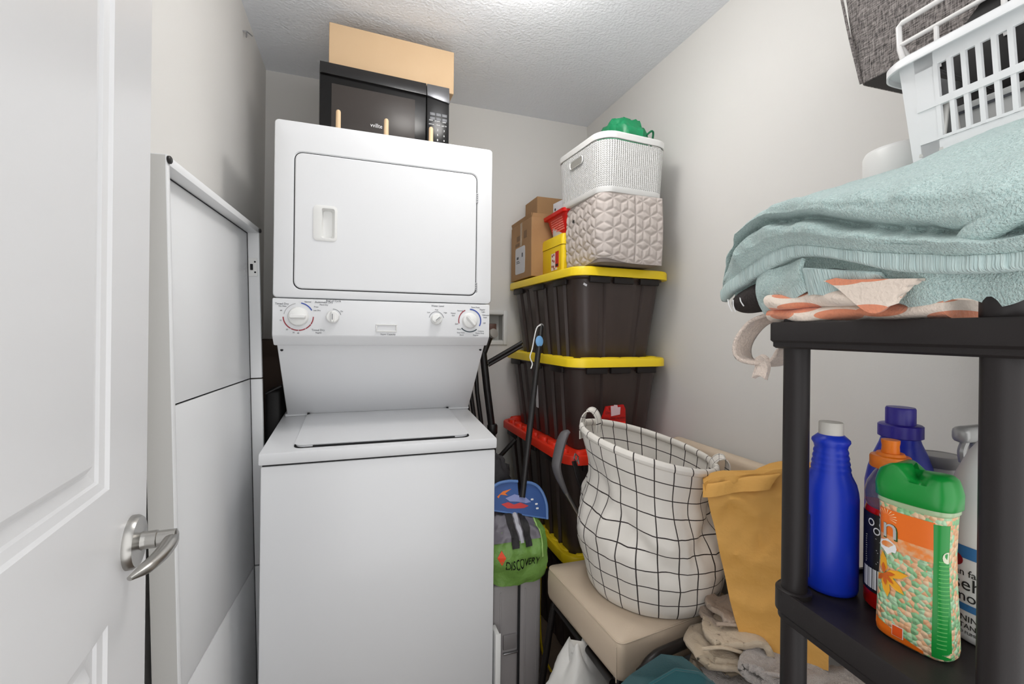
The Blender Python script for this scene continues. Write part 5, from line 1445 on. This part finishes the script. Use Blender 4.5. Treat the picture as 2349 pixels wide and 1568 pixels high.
obj('case_body', xf(rbox(-.004, .026, -.055, .055, -.055, .055, .002), T(0, -.02, .0778) @ RX(45)), bpy.data.materials['matt_black'], bx3)
obj('case_edge', xf(tube([(-.0045, -.05, -.05), (-.0045, .05, -.05)], .001, 6), T(0, -.02, .0778) @ RX(45)), M['black_plastic'], bx3)
stm = mat('stick_plastic', (214, 212, 208), .4)
for k, (y, x_, h, lean, lab) in enumerate(((.020, .020, .110, 3, 'tall white stick at the far corner'), (.008, .024, .098, -2, 'thin white stick near the far corner'), (-.006, .018, .075, 5, 'short white stick leaning near the corner'), (-.026, .022, .068, -8, 'white stick leaning against the slats'), (-.105, .020, .118, 7, 'dark-tipped white stick by the middle slats'))):
    s_ = thing('plastic_stick', lab + ' inside the slotted basket', 'stick', (.792+x_, .430+y, 1.5535), -4, 'sticks in the slotted basket')
    obj('stick_body', xf(rbox(-.002, .002, -.003, .003, 0, h, .001), RX(lean)), stm, s_)
    obj('stick_tip', xf(rbox(-.0022, .0022, -.0034, .0034, h, h+.006, .001), RX(lean)), M['black_plastic'] if k == 4 else stm, s_)
wr = thing('wire_rack', 'white coated wire rack standing up out of the slotted basket', 'wire rack', (.850, .500, 1.699), -4)
wrm = mat('white_wire', (238, 236, 234), .3)
obj('top_wire', tube([(.006, .0, .000), (0, -.006, .022), (0, .004, .06), (0, .006, .098), (0, .0, .102), (0, -.02, .102), (0, -.40, .102)], .0042, 10), wrm, wr)
obj('lower_wire', tube([(0, .004, .066), (0, -.40, .066)], .0036, 10), wrm, wr)
for y in (-.048, -.128, -.21, -.29, -.37):
    obj('cross_wire', tube([(0, y, .066), (0, y-.002, .012), (.004, y-.002, .0)], .0034, 8), wrm, wr)
obj('end_wire', tube([(0, .004, .066), (.03, .0, .03), (.05, -.006, .0)], .0042, 10), wrm, wr)

# tweed storage bin
tm = mat('grey_tweed', (96, 90, 88), .95)
nt, bs = nodes(tm)
tc = nt.nodes.new('ShaderNodeTexCoord')
def stretched(sc, det):
    mp = nt.nodes.new('ShaderNodeMapping'); mp.inputs['Scale'].default_value = sc
    nt.links.new(tc.outputs['Object'], mp.inputs[0])
    n_ = nt.nodes.new('ShaderNodeTexNoise'); n_.inputs['Scale'].default_value = 1; n_.inputs['Detail'].default_value = det
    nt.links.new(mp.outputs[0], n_.inputs['Vector']); return n_.outputs['Fac']
wv = math_node(nt, 'ADD', stretched((260, 520, 70), 2), stretched((260, 80, 520), 2))
rp_ = nt.nodes.new('ShaderNodeValToRGB')
e = rp_.color_ramp.elements; e[0].position = .34; e[0].color = lin((44, 40, 40)); e[1].position = .66; e[1].color = lin((176, 168, 164))
nt.links.new(math_node(nt, 'MULTIPLY', wv, .5), rp_.inputs[0]); nt.links.new(rp_.outputs[0], bs.inputs['Base Color'])
bn = nt.nodes.new('ShaderNodeBump'); bn.inputs['Strength'].default_value = .9; bn.inputs['Distance'].default_value = .004
nt.links.new(wv, bn.inputs['Height']); nt.links.new(bn.outputs[0], bs.inputs['Normal'])
TB = thing('tweed_bin', 'dark grey tweed fabric storage bin at the upper right', 'storage bin', (.900, .600, 1.757), -3)
def tb_ring(zz, e_):
    o = []
    for x_, y_ in rrect(.27, .42, .012, 4):
        px, py = x_+.135, y_-.21
        bulge = .006*math.sin(zz*22+py*6)
        o.append((px-e_*.5+(bulge if px < .05 else 0), py+e_*1.5+(bulge*1.2 if py > -.03 else 0), zz))
    return o
obj('fabric_body', loft([tb_ring(zz, zz*.11) for zz in [.002, .01]+[.03*i for i in range(1, 11)]], True, True), tm, TB, smooth=40)
obj('base_panel', rbox(.004, .266, -.416, -.004, -.001, .006, .002), mat('bin_base', (62, 58, 57), .7), TB)
obj('corner_seam', tube([(.0, -.002, .003), (-.006, .020, .12), (-.016, .046, .29)], .0026, 6, smooth=5), tm, TB)
